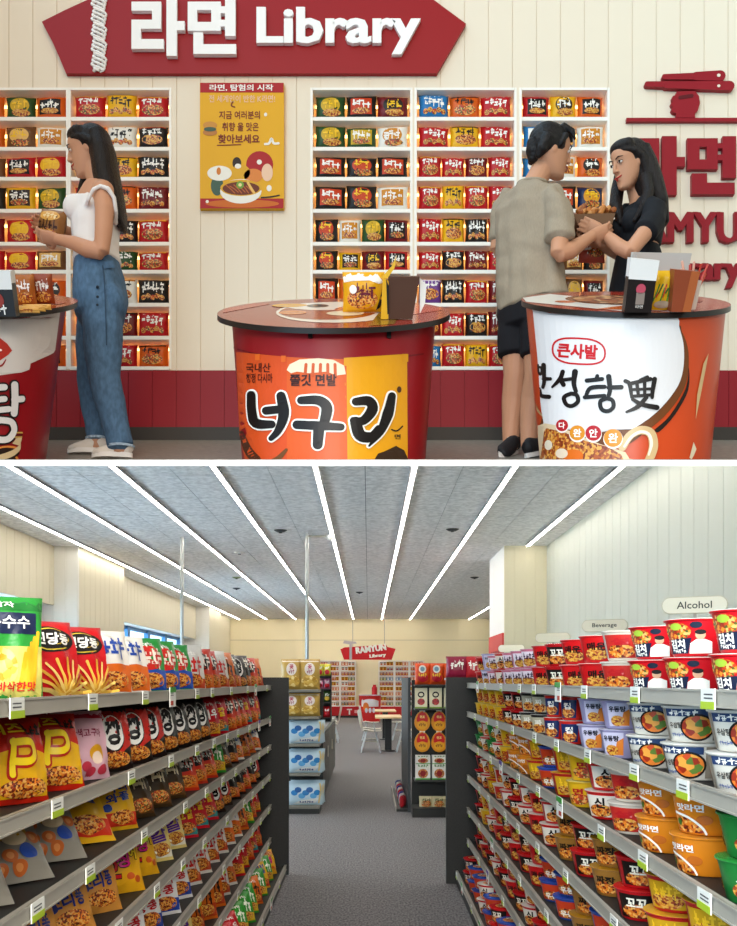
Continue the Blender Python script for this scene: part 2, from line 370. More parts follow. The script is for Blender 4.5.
# ------------------------------------------------------------------ packets: shape + printed artwork
CN = dict(R='red', Y='yellow', K='black', G='green', B='blue', O='orange', W='white', D='dark red', N='navy', S='grey', P='purple', T='brown', L='pink')
CH = dict(R='b3121a', Y='e3ab12', K='1c1714', G='27481f', B='1f6fa8', O='d2590f', W='e9e4d8', D='6d0f14', N='1a2348', S='8d8f92', P='6a3a86', T='6b4526', L='d99aa8')
FOODS = [food(['c4661c', '8c2a10', 'd99a3a', 'd97a1e', '5c1a0c', 'e0a858'], 170), food(['d9a23a', 'a0401a', 'd9a850', '7a2410', 'c87f2a'], 190, 'b'), food(['b53a18', 'e08a2a', '4a5a22', 'd8a860', '8a2412'], 180, 'c')]
white_ink = M('f3efe6', .4); black_ink = M('15110f', .4); yel_ink = M('f0c020', .4); red_ink = M('c01820', .4)
def foil(hexc): return M(hexc, .32, bump=.35, bs=26)
def pillow(w, h, d, mat, p=2.6, crimp=.07, nu=14, nv=14, seed=0, back=None, wr=.006):
    """a sealed bag standing on its lower edge, front towards -Y; returns the mesh builder and the front surface"""
    def dep(u, v):
        a = max(0, 1-abs(u)**p); vv = max(0, 1-max(0, abs(v))**p/(1-crimp)**p); b = (a*vv)**.55
        return d/2*b+wr*noise.noise(V((u*2.3+seed*7.1, v*2.3, seed)))*min(1, b*2)
    def pt(u, v, sg, lay=0):
        pin = 1-.05*(1-abs(v)**2)*0-.045*math.cos(v*math.pi/2)*abs(u)
        return V((u*w/2*pin, -sg*(dep(u, v)+lay+.0008), (v+1)/2*h))
    m = MB()
    m.grid(lambda a, b: pt(2*a-1, 2*b-1, 1), nu, nv, mat)
    m.grid(lambda a, b: pt(1-2*a, 2*b-1, -1), nu, nv, back or mat)
    return m, (lambda u, v, lay: pt(u, v, 1, lay))
_pk = {}
def wall_pack(c, var):
    if (c, var) in _pk: return _pk[(c, var)]
    rnd = random.Random(hash(c) % 7+var*31+ord(c)); w, h, d = .150, .138, .085
    dark = c in 'KGDNBTPR'
    acc = {'K': 'c23a14', 'R': 'e8b020', 'Y': '2a1a10', 'G': 'c8a020', 'B': 'e8e4d8', 'O': '1d1814', 'W': 'c8801a', 'D': '1a1210', 'N': 'd89018', 'S': 'b84a1a', 'P': 'e8d8e8', 'T': 'e0b060', 'L': 'a01830'}[c]
    m, f = pillow(w, h, d, foil(CH[c]), p=5 if var % 2 else 3.4, crimp=.05, seed=var+ord(c))
    if var == 0:
        art(m, s_rect(-.72, -.62, .72, .62), black_ink if c in 'RO' else M(acc, .4), f, .0012, .25)
        art(m, s_squig(0, .18, 1.2, .62, var+ord(c), 4), white_ink, f, .0022)
        art(m, s_ell(0, -.38, .6, .22), FOODS[ord(c) % 3], f, .0028)
    elif var == 1:
        art(m, s_ell(.02, -.28, .72, .42), FOODS[(ord(c)+1) % 3], f, .0014)
        art(m, s_squig(0, .42, 1.3, .5, var+ord(c), 4), black_ink if c in 'YWOSL' else white_ink, f, .0022)
        art(m, s_rect(-.9, .74, .9, .88), M(acc, .4), f, .0016, .25)
    elif var == 2:
        art(m, s_ell(0, .1, .66, .62), M(acc, .4), f, .0012)
        art(m, s_squig(0, .22, 1.0, .66, var+ord(c), 3), yel_ink if dark else white_ink, f, .0022)
        art(m, s_ell(.1, -.5, .62, .26), FOODS[(ord(c)+2) % 3], f, .0026)
    else:
        art(m, s_squig(0, .3, 1.4, .7, var+ord(c), 5), white_ink if dark or c == 'O' else black_ink, f, .0014)
        for k in range(5): art(m, s_ell(-.6+k*.3, -.5+.12*(k % 2), .17, .2, 12), FOODS[(ord(c)+k) % 3], f, .0016+.0003*k)
    me = m.mesh('noodle_packet'); _pk[(c, var)] = me; return me
ROWS = [
 ['OGO', 'OTW', 'TRR', 'KYG', 'DRR', 'RRT', 'RYO', 'ORO', 'RRO'],
 ['RYR', 'OWK', 'KYK', 'ROD', 'RKR', 'YGR', 'KWK', 'RDR', 'ORO'],
 ['GKD', 'GGW', 'KKK', 'KKW', 'KWGD', 'KYDR', 'KORK', 'RWRW', 'ORRO'],
 ['BOR', 'RYR', 'RRDR', 'RYRR', 'RYKR', 'RKDR', 'PKRD', 'DRKD', 'BRYR'],
 ['RYO', 'BSW', 'BWO', 'KKN', 'TOOT', 'KRTK', 'YKTD', 'DRRY', 'RYOR']]
UN = ['bookcase cut by the edge', 'bookcase behind the woman in jeans', 'bookcase beside the yellow poster', 'the mostly red bookcase', 'bookcase behind the two visitors']
rnd = random.Random(4)
shelf_y = SHELF+[NB]
for ui, rows in enumerate(ROWS):
    x0, x1 = X(NICHE[ui][0])+.012, X(NICHE[ui][1])-.012
    for ri, row in enumerate(rows):
        top_py = (NT if ri == 0 else SHELF[ri-1]+4); hgt = (shelf_y[ri]-top_py)*YW/FOC
        n = len(row); pw = (x1-x0)/n
        for k, c in enumerate(row):
            var = (k*2+ri*3+ui+(ri*ri)) % 4
            o = bpy.data.objects.new('noodle_packet', wall_pack(c, var)); COL.objects.link(o)
            s = min(pw*1.0/.15, 1.3)*rnd.uniform(.95, 1.0); sh = hgt*.965/.138*rnd.uniform(.92, 1)
            o.scale = (s, .95, sh); o.location = (x0+pw*(k+.5), YW+.05+rnd.uniform(0, .01), zl(shelf_y[ri], YW)+.0012 if ri < 8 else zl(NB, YW)+.0012)
            o.rotation_euler = (0, 0, rnd.uniform(-.08, .08))
            tag(o, f'{CN[c]} noodle packet, {ORD[k]} from left, {ORD[ri]} shelf of {UN[ui]}', 'noodle packet', 'noodle packets in the built-in bookcases')
# ------------------------------------------------------------------ big red arrow sign
def pz(px, py, Y=YW): return W(px, py, Y)
def px_prism(m, pts, Y0, Y1, mat, side=None):
    """an outline at its place on the wall, with real thickness from Y0 (front) to Y1"""
    m.prism([W(x, y, YW).xz.to_3d() if 0 else V((X(x), Y0, zl(y, YW))) for x, y in pts], (0, Y1-Y0, 0), mat, side)
sign_red = M('960f17', .45)
r = empty('wall_sign', (X(255), YW, zl(77, YW)), 'large red arrow-shaped wall sign with white lettering and a noodle braid', 'sign')
def fin(m, name, parent, smooth=.6):
    o = m.build(name, None, parent.location, smooth); o.parent = parent; o.location = (0, 0, 0); return o
m = MB(); px_prism(m, [(44, 25), (66, 14), (92, 2), (108, -4), (424, -4), (466, 27), (437, 76.5), (68, 76.5), (62, 62), (54, 44)], YW-.03, YW, sign_red); fin(m, 'board', r, 0)
def bars(rects, y0, y1, mat, name, par):
    m = MB()
    for i, (a, b, c, d) in enumerate(rects): px_prism(m, [(a, b), (c, b), (c, d), (a, d)], y0-.0006*i, y1, mat)
    fin(m, name, par, 0)
wl = M('f6f4f0', .45)
q = lambda L: [tuple(v/3 for v in t) for t in L]
bars([(a/3, b/3, c/3, d/3) for a, b, c, d in [(403, 25, 491, 52), (464, 52, 491, 79), (403, 79, 491, 106), (403, 106, 431, 137), (403, 137, 499, 166), (507, 12, 538, 187), (538, 84, 561, 111)]], YW-.058, YW-.028, wl, 'letter_block', r)
bars([(a/3, b/3, c/3, d/3) for a, b, c, d in [(570, 25, 668, 50), (570, 50, 598, 86), (640, 50, 668, 86), (570, 86, 668, 112), (681, 12, 712, 128), (668, 40, 681, 60), (668, 80, 681, 100), (587, 118, 616, 153), (587, 153, 714, 182)]], YW-.058, YW-.028, wl, 'letter_block', r)
def solid_text(m, s, x0, x1, y0, y1, Yf, Yb, mat, off=.02, side=None):
    """raised lettering filling the box x0..x1, y0..y1 of the wall"""
    vs, fs, asp = glyphs(s, off); zr = lambda y: zl(y1+(y0-y1)*y, YW)
    P = [V((X(x0+(x1-x0)*x), 0, zr(y))) for x, y in vs]
    fr = [V((p.x, Yf, p.z)) for p in P]; bk = [V((p.x, Yb, p.z)) for p in P]
    m.add(fr, fs, mat); ec = {}
    for f in fs:
        for i in range(3):
            e = (f[i], f[(i+1) % 3]); k = tuple(sorted(e)); ec.setdefault(k, []).append(e)
    sd = [e[0] for e in ec.values() if len(e) == 1]
    n = len(P); m.add(fr+bk, [(a, b, b+n, a+n) for a, b in sd], side or mat)
for i, dx in enumerate((0, 1.3)):
    m = MB(); solid_text(m, 'Library', 258+dx, 419.5+dx, 13.5+.25*i, 60.5-.25*i, YW-.058-.0006*i, YW-.028, wl, .022); fin(m, 'letters' if 0 else 'letter_block', r, 0)
m = MB()
for k in range(4):
    pts = [W(96+4.6*k*0+3.2+10*(.5+.5*math.sin(t*.55+k*1.57))-1, -3+t*1.0, YW) for t in range(0, 80)]
    m.tube([V((X(94+k*.8+12*(.5+.5*math.sin(t*.42+k*1.6))), YW-.038-.008*math.cos(t*.42+k*1.6), zl(-3+t, YW))) for t in range(0, 79)], .0075, wl, 6)
fin(m, 'noodle_braid', r)
# ------------------------------------------------------------------ red raised emblem and lettering on the right of the wall
e2 = M('90101f', .45)
r = empty('wall_emblem', (X(685), YW, zl(123, YW)), 'raised red emblem of a fist gripping two chopsticks above a thin line', 'emblem')
ex = lambda x: 620+x/3.855
ey = lambda y: 60+y/3.855
def capsule(x0, y0, x1, y1, r0, r1): 
    P = []; a = math.atan2(y1-y0, x1-x0)
    for k in range(9): t = a-math.pi/2+math.pi*k/8; P.append((x1+r1*math.cos(t), y1+r1*math.sin(t)))
    for k in range(9): t = a+math.pi/2+math.pi*k/8; P.append((x0+r0*math.cos(t), y0+r0*math.sin(t)))
    return [(ex(x), ey(y)) for x, y in P]
m = MB()
px_prism(m, capsule(168, 76, 285, 74, 10, 13), YW-.03, YW, e2); px_prism(m, capsule(290, 74, 382, 72, 16, 20), YW-.031, YW, e2)
fin(m, 'chopstick', r, 0)
m = MB(); px_prism(m, capsule(102, 104, 200, 105, 10, 12), YW-.03, YW, e2); px_prism(m, capsule(175, 108, 418, 111, 13, 18), YW-.032, YW, e2); fin(m, 'chopstick', r, 0)
m = MB()
px_prism(m, [(ex(x), ey(y)) for x, y in [(215, 132), (285, 130), (301, 150), (304, 178), (296, 205), (284, 216), (286, 232), (212, 232), (214, 216), (200, 212), (194, 204), (196, 196), (201, 192), (194, 186), (192, 178), (197, 172), (203, 170), (197, 164), (196, 156), (201, 149), (208, 147)]], YW-.028, YW, e2); fin(m, 'fist', r, 0)
m = MB()
px_prism(m, capsule(228, 156, 272, 149, 7, 7), YW-.030, YW-.027, M('5a0a14', .5)); fin(m, 'lettering', r, 0); m = MB()
px_prism(m, capsule(374, 72, 376, 72, 6, 6), YW-.034, YW-.03, cream); fin(m, 'hole', r, 0); m = MB(); px_prism(m, capsule(374, 113, 376, 113, 5, 5), YW-.035, YW-.03, cream); fin(m, 'hole', r, 0)
m = MB(); px_prism(m, [(626, ey(232)), (745, ey(232)), (745, ey(246)), (626, ey(246))], YW-.025, YW, e2); fin(m, 'line', r, 0)
r = empty('wall_lettering', (X(690), YW, zl(290, YW)), 'raised red lettering in three lines behind the woman in black', 'lettering')
E_ = lambda L: [(ex(a), ey(b), ex(c), ey(d)) for a, b, c, d in L]
bars(E_([(60, 312, 148, 345), (112, 345, 148, 390), (60, 390, 148, 425), (60, 425, 95, 492), (60, 492, 150, 528), (158, 305, 214, 530), (214, 385, 246, 422)]), YW-.03, YW, e2, 'letter_block', r)
bars(E_([(255, 312, 372, 345), (255, 345, 302, 394), (330, 345, 372, 394), (255, 394, 372, 432), (390, 305, 442, 465), (372, 332, 390, 352), (372, 376, 390, 398), (272, 448, 330, 484), (272, 484, 436, 528)]), YW-.03, YW, e2, 'letter_block', r)
for i, dx in enumerate((0, 1.2, 2.4, 3.4)):
    m = MB(); solid_text(m, 'RAMYUN', 621+dx, 764+dx, 214+.2*i, 245-.2*i, YW-.03-.0006*i, YW, e2, .0); fin(m, 'letter_block', r, 0)
    m = MB(); solid_text(m, 'Library', 648+dx, 737.5+dx, 257+.2*i, 290-.2*i, YW-.03-.0006*i, YW, e2, .0); fin(m, 'letter_block', r, 0)
# ------------------------------------------------------------------ yellow poster
r = empty('wall_poster', (X(243), YW, zl(211, YW)), 'yellow poster with red header, brown lettering and a drawn noodle bowl', 'poster')
m = MB(); px_prism(m, [(201.3, 86), (284.8, 86), (284.8, 211), (201.3, 211)], YW-.03, YW, M('e0a516', .5)); fin(m, 'board', r, 0)
pm_ = lambda u, v, lay: V((X(195+u/6.39), YW-.03-lay, zl(75+v/6.386, YW)))
m = MB()
pr = M('a8161c', .5); br = M('7a2b14', .5); pk = M('e8c0a0', .5); pw_ = M('ece6d8', .5); pg = M('3f5a4a', .5); pbk = M('2a1d14', .5)
art(m, s_rect(42, 70, 572, 132), pr, pm_, .001); art(m, s_rect(42, 805, 572, 868), pr, pm_, .001)
art(m, s_ell(310, 838, 235, 26), M('c8641a', .5), pm_, .0015)
art(m, s_text('라면, 탐험의 시작', 304, 102, 44, 405, -1), white_ink, pm_, .002)
art(m, s_text('전 세계인이 반한 K라면!', 308, 172, 46, 420, -1, .01), pk, pm_, .002)
art(m, s_text('지금 여러분의', 292, 275, 52, 260, -1), br, pm_, .002)
art(m, s_text('취향 울 맛은', 298, 350, 56, 232, -1), br, pm_, .002)
art(m, s_text('찾아보세요', 288, 427, 58, 265, -1, .03), br, pm_, .002)
art(m, s_stroke([(152, 468), (225, 466), (300, 463)], 7), br, pm_, .002)
art(m, s_ell(105, 340, 45, 24), M('c88a3a', .5), pm_, .002); art(m, s_ell(105, 385, 46, 22), M('b8783a', .5), pm_, .002); art(m, s_ell(105, 366, 40, 14), pg, pm_, .003)
art(m, s_stroke([(250, 190), (240, 215), (262, 225)], 8), br, pm_, .002); art(m, s_ell(458, 272, 10, 12), pw_, pm_, .002)
art(m, s_stroke([(455, 460), (480, 455), (495, 425), (510, 455), (540, 455)], 15), pw_, pm_, .002)
art(m, s_ell(420, 590, 86, 86), pr, pm_, .0012); art(m, s_ell(468, 640, 36, 56), pk, pm_, .0018); art(m, s_ell(418, 574, 16, 16), pw_, pm_, .002)
art(m, s_ell(275, 580, 28, 38), pbk, pm_, .0012); art(m, s_ell(300, 640, 60, 50), M('d8a020', .5), pm_, .0016); art(m, s_ell(282, 600, 20, 16), pw_, pm_, .002)
art(m, s_ell(165, 645, 78, 48), pw_, pm_, .0018); art(m, s_ell(150, 725, 40, 62), pg, pm_, .0012); art(m, s_ell(160, 632, 14, 24), M('d07a30', .5), pm_, .0024)
art(m, s_ell(380, 660, 60, 44), M('d8803a', .5), pm_, .0016); art(m, s_ell(480, 740, 16, 20), pw_, pm_, .002); art(m, s_stroke([(430, 800), (490, 795), (545, 785)], 9), pbk, pm_, .0024)
art(m, s_ell(300, 760, 132, 78), pw_, pm_, .0022); art(m, s_ell(302, 738, 132, 52), M('d8a020', .5), pm_, .0026); art(m, s_ell(302, 742, 118, 42), M('6a2c16', .5), pm_, .003)
for k in range(6): art(m, s_stroke([(205+k*26, 720+8*(k % 2)), (235+k*24, 745), (262+k*22, 772-6*(k % 2))], 6), M('b8622a', .5), pm_, .0034)
art(m, s_ell(296, 720, 24, 24), M('6f9a3a', .5), pm_, .0038); art(m, s_ell(296, 720, 11, 11), M('e8d890', .5), pm_, .0042)
art(m, s_stroke([(345, 705), (365, 740), (385, 770)], 16), M('e8b860', .5), pm_, .0038); art(m, s_ell(87, 825, 10, 10), pw_, pm_, .002)
fin(m, 'print', r, 0)
# ------------------------------------------------------------------ barrel counters shaped like giant noodle cups
class Barrel:
    def __init__(s, cx, Y, rtop, rbot, rdisc, yt_front, yt_back):
        s.Y = Y; s.cx = (cx-HX)*Y/FOC; s.rt, s.rb, s.rd = rtop, rbot, rdisc
        zf = zl(yt_front, Y-rdisc); zbk = zl(yt_back, Y+rdisc); s.zc = (zf+zbk)/2; s.sl = (zbk-zf)/(2*rdisc)
        s.bc = floorZ(Y); s.bs = .222
    def ztop(s, dy): return s.zc+s.sl*dy
    def zbot(s, dy): return s.bc+s.bs*dy+.002
    def pt(s, a, t, lay=0):
        """a: angle from the front, t: 0 at the base to 1 under the lid"""
        r = s.rb+(s.rt-s.rb)*t+lay; dx, dy = r*math.sin(a), -r*math.cos(a)
        return V((s.cx+dx, s.Y+dy, s.zbot(dy)*(1-t)+s.ztop(dy)*t))
    def px(s, px, py, lay):
        Y = s.Y-s.rt; t = .5
        for _ in range(8):
            x = (px-HX)*Y/FOC-s.cx; r = s.rb+(s.rt-s.rb)*t; x = max(-r*.999, min(r*.999, x)); dy = -math.sqrt(r*r-x*x); Y = s.Y+dy
            z = zl(py, Y); t = max(0, (z-s.zbot(dy))/(s.ztop(dy)-s.zbot(dy)))
        return s.pt(math.asin(x/r), t, lay)
    def top(s, u, v, lay):
        """u, v: -1..1 across the lid, v = -1 at the front"""
        dx, dy = u*s.rd, v*s.rd; return V((s.cx+dx, s.Y+dy, s.ztop(dy)+.012+lay))
    def build(s, label, body_mat, lid_mat):
        r = empty('barrel_counter', (s.cx, s.Y, s.bc), label, 'counter', 'giant cup counters'); s.r = r
        m = MB(); m.grid(lambda a, t: s.pt((a-.5)*2*math.pi, t), 72, 10, body_mat); s.body = fin(m, 'body', r)
        m = MB(); N = 72
        rim = lambda k, rr, dz: V((s.cx+rr*math.sin(2*math.pi*k/N), s.Y-rr*math.cos(2*math.pi*k/N), s.ztop(-rr*math.cos(2*math.pi*k/N))+dz))
        edge = M('1a1412', .35)
        top = [rim(k, s.rd, .012) for k in range(N)]; bot = [rim(k, s.rd, -.012) for k in range(N)]; inn = [rim(k, s.rt*.98, -.012) for k in range(N)]
        m.add(top+[V((s.cx, s.Y, s.zc+.012))], [(k, (k+1) % N, N) for k in range(N)], lid_mat)
        m.add(top+bot, [(k, (k+1) % N, (k+1) % N+N, k+N) for k in range(N)], edge); m.add(bot+inn, [(k, (k+1) % N, (k+1) % N+N, k+N) for k in range(N)], edge)
        s.lid = fin(m, 'top', r, .4); return r
    def frame(s, px, py):
        """matrix of an upright stand on the sloping lid under the picture point"""
        Y = s.Y
        for _ in range(20): z = zl(py, Y); Y += ((z-s.zc-.012)/s.sl-(Y-s.Y))*.5 if 0 else 0
        # intersect the sight ray with the lid plane
        k = (HY-py)/FOC; Y = (s.zc+.0165-s.sl*s.Y-EYE)/(k-s.sl); X_ = (px-HX)*Y/FOC
        rot = Matrix.Rotation(math.atan(s.sl), 4, 'X'); return Matrix.Translation((X_, Y, s.zc+.0165+s.sl*(Y-s.Y))) @ rot, Y
lidgloss = dict(rough=.18)
# centre barrel
B1 = Barrel(334.5, 4.5, 103.5*4.42/1000, 93*4.42/1000, 115.5*4.5/1000, 331, 301)
B1.build('round red cup-shaped counter with black brush lettering, middle of the three', M('8f1018', .35), M('93291c', .18))
m = MB(); f = B1.px; bxx = lambda x, y: (215+x/3.071, 290+y/3.068)
def P_(pts): return [bxx(x, y) for x, y in pts]
L8 = 10
gr = [('c8421a', 72, 150), ('c8421a', 150, 224), ('cf571c', 224, 320), ('d2701c', 320, 405)]
flag_o = M('c9431a', .4); flag_y = M('d9960f', .4)
art(m, s_poly(P_([(68, 190), (225, 205), (225, 520), (95, 520), (78, 440)])), M('cc4a1a', .4), f, .0025, L8)
art(m, s_poly(P_([(223, 205), (320, 210), (405, 212), (408, 520), (223, 520)])), M('d0551b', .4), f, .0027, L8)
art(m, s_poly(P_([(398, 208), (590, 196), (592, 520), (408, 520)])), flag_y, f, .0026, L8)
for x, y in ((134, 200), (213, 205)): art(m, s_poly(P_([(x-7, y-4), (x+7, y-4), (x+7, y+15), (x-7, y+15)])), M('d9601a', .4), f, .004, L8)
for x, y in ((406, 214), (500, 212), (584, 202)): art(m, s_poly(P_([(x-9, y-6), (x+9, y-6), (x+9, y+18), (x-9, y+18)])), flag_y, f, .004, L8)
art(m, s_stroke(P_([(60, 178), (150, 200), (300, 212), (440, 214), (560, 206), (640, 196)]), 1.6), M('6c0c12', .4), f, .0015, L8)
art(m, s_poly(P_([(223, 245), (232, 228), (262, 213), (320, 209), (365, 214), (398, 232), (403, 258), (375, 262), (345, 250), (290, 255), (255, 250), (236, 255)])), M('e9d3b4', .4), f, .004, L8)
for k in range(5): art(m, s_stroke(P_([(282+k*22, 228), (279+k*23, 262)]), 3), M('c2501c', .4), f, .005, L8)
art(m, s_text('국내산', *bxx(137, 238), 9.5, 24, -1), M('4a1408', .4), f, .005, L8); art(m, s_text('청정 다시마', *bxx(140, 270), 9.5, 26, -1), M('4a1408', .4), f, .005, L8)
art(m, s_text('쫄깃 면발', *bxx(304, 276), 12, 46, -1, .03), M('351006', .4), f, .0055, L8)
STK = [
 ([(118, 322), (120, 372), (132, 408), (180, 412)], [26, 27, 30, 24]), ([(163, 370), (200, 366)], [25, 25]), ([(208, 325), (216, 380), (200, 430), (178, 455)], [28, 34, 26, 16]),
 ([(268, 338), (320, 338), (345, 360), (338, 405)], [24, 28, 34, 30]), ([(256, 413), (320, 416), (388, 420)], [27, 28, 22]), ([(322, 420), (318, 474)], [34, 30]),
 ([(432, 342), (470, 340), (482, 365), (455, 400), (425, 400)], [24, 30, 33, 28, 22]), ([(432, 405), (445, 445), (480, 450), (500, 425)], [34, 36, 32, 22]), ([(540, 325), (528, 380), (505, 435), (472, 478)], [24, 33, 24, 6])]
for i, (p, w) in enumerate(STK): art(m, s_stroke(P_(p), [x/3.07+3.4 for x in w]), white_ink, f, .0065+i*.0002, L8)
for i, (p, w) in enumerate(STK): art(m, s_stroke(P_(p), [x/3.07 for x in w]), M('120c0a', .4), f, .0095+i*.0002, L8)
art(m, s_stroke(P_([(542, 428), (558, 432), (575, 418)]), 1.4), black_ink, f, .005, L8); art(m, s_text('면', *bxx(560, 450), 5, 6, -1), black_ink, f, .005, L8); art(m, s_ell(*bxx(565, 305), 2.2, 3.2), M('4a2a10', .4), f, .005)
art(m, s_poly(P_([(490, 520), (500, 502), (520, 495), (555, 478), (580, 492), (592, 520)])), M('33200f', .4), f, .0055, L8)
art(m, s_stroke(P_([(85, 440), (105, 490), (130, 522)]), [5, 8, 10]), M('4a2410', .4), f, .004, L8)
art(m, s_stroke(P_([(222, 490), (200, 515), (185, 525)]), [3, 5, 6]), M('6a4018', .4), f, .0045, L8)
fin(m, 'printed_wrap', B1.r, 0)
m = MB(); f = B1.top
art(m, s_ell(.02, .0, .52, .72), M('e6d9c6', .2), f, .0012); art(m, s_ell(-.05, .0, .42, .55), M('a2431c', .2), f, .0018); art(m, s_ell(-.1, .35, .34, .28), M('e9dccb', .2), f, .0024); art(m, s_ell(-.16, .38, .1, .12), M('3a2a22', .2), f, .003)
art(m, s_ell(.22, .1, .22, .3), M('c2521c', .2), f, .0026); art(m, s_ell(.1, -.15, .16, .16), M('ead9b6', .2), f, .003); art(m, s_ell(-.42, .42, .16, .14), M('d89a2a', .2), f, .0026); art(m, s_ell(-.35, -.1, .12, .14), M('d07a3a', .2), f, .003)
art(m, s_poly([(.55, -.35), (.95, .1), (.8, .4), (.5, .1)]), M('b8402a', .2), f, .0014, .3); art(m, s_poly([(.3, -.9), (.5, -.8), (.62, .2), (.42, .2)]), M('7d5a14', .2), f, .0016, .3); art(m, s_poly([(-.95, -.1), (-.6, .55), (-.75, .6), (-.97, .2)]), M('b23a24', .2), f, .0014, .3)
fin(m, 'top_print', B1.r, 0)
m = MB()
for px in (311, 389): m.box(B1.px(px, 334.5, .004), (.018, .014, .03), black_ink)
fin(m, 'clip', B1.r, 0)
# right barrel
cl = lambda L: [(p.x, p.y) for p in smooth_line([(x, y, 0) for x, y in L+L[:1]], 4)[:-1]]
B2 = Barrel(624, 4.5, 98.5*4.42/1000, 84*4.42/1000, 101*4.5/1000, 315.5, 294)
B2.build('round white and orange cup-shaped counter with black brush lettering beside the man', M('c4451a', .35), M('9c2f1e', .18))
m = MB(); f = B2.px; c3 = lambda x, y: (480+x/2.868, 280+y/2.87); Q = lambda L: [c3(x, y) for x, y in L]
art(m, s_fill(cl(Q([(150, 122), (545, 116), (575, 140), (598, 205), (590, 300), (540, 380), (470, 440), (400, 478), (182, 478), (174, 390), (162, 240)]))), M('6b3a16', .4), f, .003)
art(m, s_poly(cl(Q([(500, 430), (545, 388), (590, 310), (598, 250), (597, 315), (560, 385), (515, 435)]))), M('1d120a', .4), f, .004, L8)
art(m, s_fill(cl(Q([(146, 70), (330, 92), (548, 96), (570, 135), (584, 200), (575, 285), (530, 355), (470, 408), (400, 440), (250, 440), (192, 425), (174, 385), (162, 240)]))), M('dcd8d6', .35), f, .006)
art(m, s_stroke(Q([(155, 330), (175, 390), (215, 410), (240, 415)]), 1.2), M('b08a5a', .4), f, .0055, L8)
oval = []
for k in range(33): a = 2*math.pi*k/32; oval.append((287+74*math.copysign(abs(math.cos(a))**.7, math.cos(a)), 204+37*math.copysign(abs(math.sin(a))**.8, math.sin(a))+(math.cos(a)*6)))
art(m, s_stroke(Q(oval), 1.8, False), red_ink, f, .0072, L8)
art(m, s_text('큰사발', *c3(283, 204), 15, 40, -1, .04, rot=.06), red_ink, f, .0072, L8)
c4 = lambda x, y: (520+x/4.913, 330+y/4.911); Q4 = lambda L: [c4(x, y) for x, y in L]
BR = [([(97, 172), (99, 205), (110, 218), (116, 200), (112, 184), (99, 182)], [8, 9, 8]), ([(125, 172), (128, 250), (122, 280)], [16, 14, 12]), ([(126, 240), (158, 240)], [14, 12]), ([(104, 290), (114, 322), (152, 328)], [12, 14, 15]),
 ([(218, 205), (205, 240), (168, 280)], [15, 15, 8]), ([(205, 240), (222, 268)], [14, 16]), ([(222, 245), (270, 238)], [13, 12]), ([(278, 205), (272, 262), (282, 300)], [20, 16, 14]), ([(258, 312), (225, 330), (236, 365), (265, 372), (292, 350), (285, 318), (258, 312)], 14),
 ([(335, 248), (408, 240)], [15, 14]), ([(385, 225), (378, 245)], [13, 13]), ([(330, 328), (352, 285), (420, 278)], [13, 15, 14]), ([(325, 330), (420, 322)], [14, 13]), ([(440, 228), (446, 290), (440, 320)], [18, 16, 14]), ([(440, 282), (500, 280)], [15, 16]), ([(432, 335), (400, 350), (406, 388), (436, 398), (462, 378), (458, 345), (432, 335)], 14),
 ([(520, 250), (540, 265), (550, 330)], [14, 14, 10]), ([(545, 262), (640, 240)], [13, 14]), ([(660, 240), (650, 300), (648, 330)], [16, 15, 12]), ([(575, 262), (582, 320)], [12, 11]), ([(612, 258), (612, 315)], [12, 11]), ([(548, 292), (640, 288)], [10, 10]), ([(550, 325), (640, 318)], [11, 11]), ([(620, 330), (580, 375), (525, 402)], [14, 16, 8]), ([(555, 340), (600, 365), (670, 380)], [12, 16, 18]), ([(590, 245), (625, 230)], [10, 12])]
for i, (p, w) in enumerate(BR): art(m, s_stroke(Q4(p), [x/3.4 for x in (w if isinstance(w, list) else [w, w])]), M('14100e', .4), f, .0074+i*.00015, L8)
bowl = M('d8bf9a', .35)
art(m, s_poly(Q4([(95, 470), (130, 458), (200, 470), (300, 520), (400, 560), (520, 600), (560, 665), (90, 665)])), bowl, f, .0078, L8)
art(m, s_poly(Q4([(112, 500), (140, 482), (220, 500), (330, 545), (440, 575), (500, 612), (520, 665), (108, 665)])), food(['a8521c', '7a2c10', 'c8822e', '8a3c14', 'd9a04a'], 90, 'soup'), f, .0086, L8)
art(m, s_ell(*c4(270, 618), 10, 6.5), M('d86a1c', .35), f, .0095); art(m, s_ell(*c4(215, 606), 6, 5), M('e0cdb4', .35), f, .0097); art(m, s_ell(*c4(150, 565), 4, 5), M('e4d4bc', .35), f, .0095)
art(m, s_stroke(Q4([(505, 575), (540, 520), (590, 492), (640, 505), (655, 560), (645, 610), (625, 655)]), [8, 8, 9, 9, 8]), M('c9a878', .3), f, .0089, L8)
art(m, s_stroke(Q4([(515, 572), (548, 525), (592, 500), (632, 512), (645, 560), (632, 612)]), [2, 2.6, 3, 3, 2]), M('f0e2c8', .3), f, .0092, L8)
for (x, y, rr, cc, t) in ((217, 468, 29, 'b01c24', '다'), (290, 505, 37, 'd2861c', '완'), (367, 506, 38, 'b01c24', '안'), (461, 530, 44, 'd2861c', '완')):
    art(m, s_ell(*c4(x, y+5), rr*1.06/4.9, rr*1.12/4.9), M('ece4da', .35), f, .0095); art(m, s_ell(*c4(x, y), rr/4.9, rr/4.9), M(cc, .35), f, .0103); art(m, s_text(t, *c4(x, y), rr*1.1/4.9, rr*1.05/4.9, -1, .03), white_ink, f, .0112, 6)
art(m, s_poly(Q([(655, 210), (640, 240), (622, 330), (618, 400), (632, 330)])), M('c9a878', .35), f, .004, L8); art(m, s_poly(Q([(612, 465), (620, 485), (606, 520), (600, 510)])), M('d9c8a8', .35), f, .004, L8)
fin(m, 'printed_wrap', B2.r, 0)
m = MB(); f = B2.top
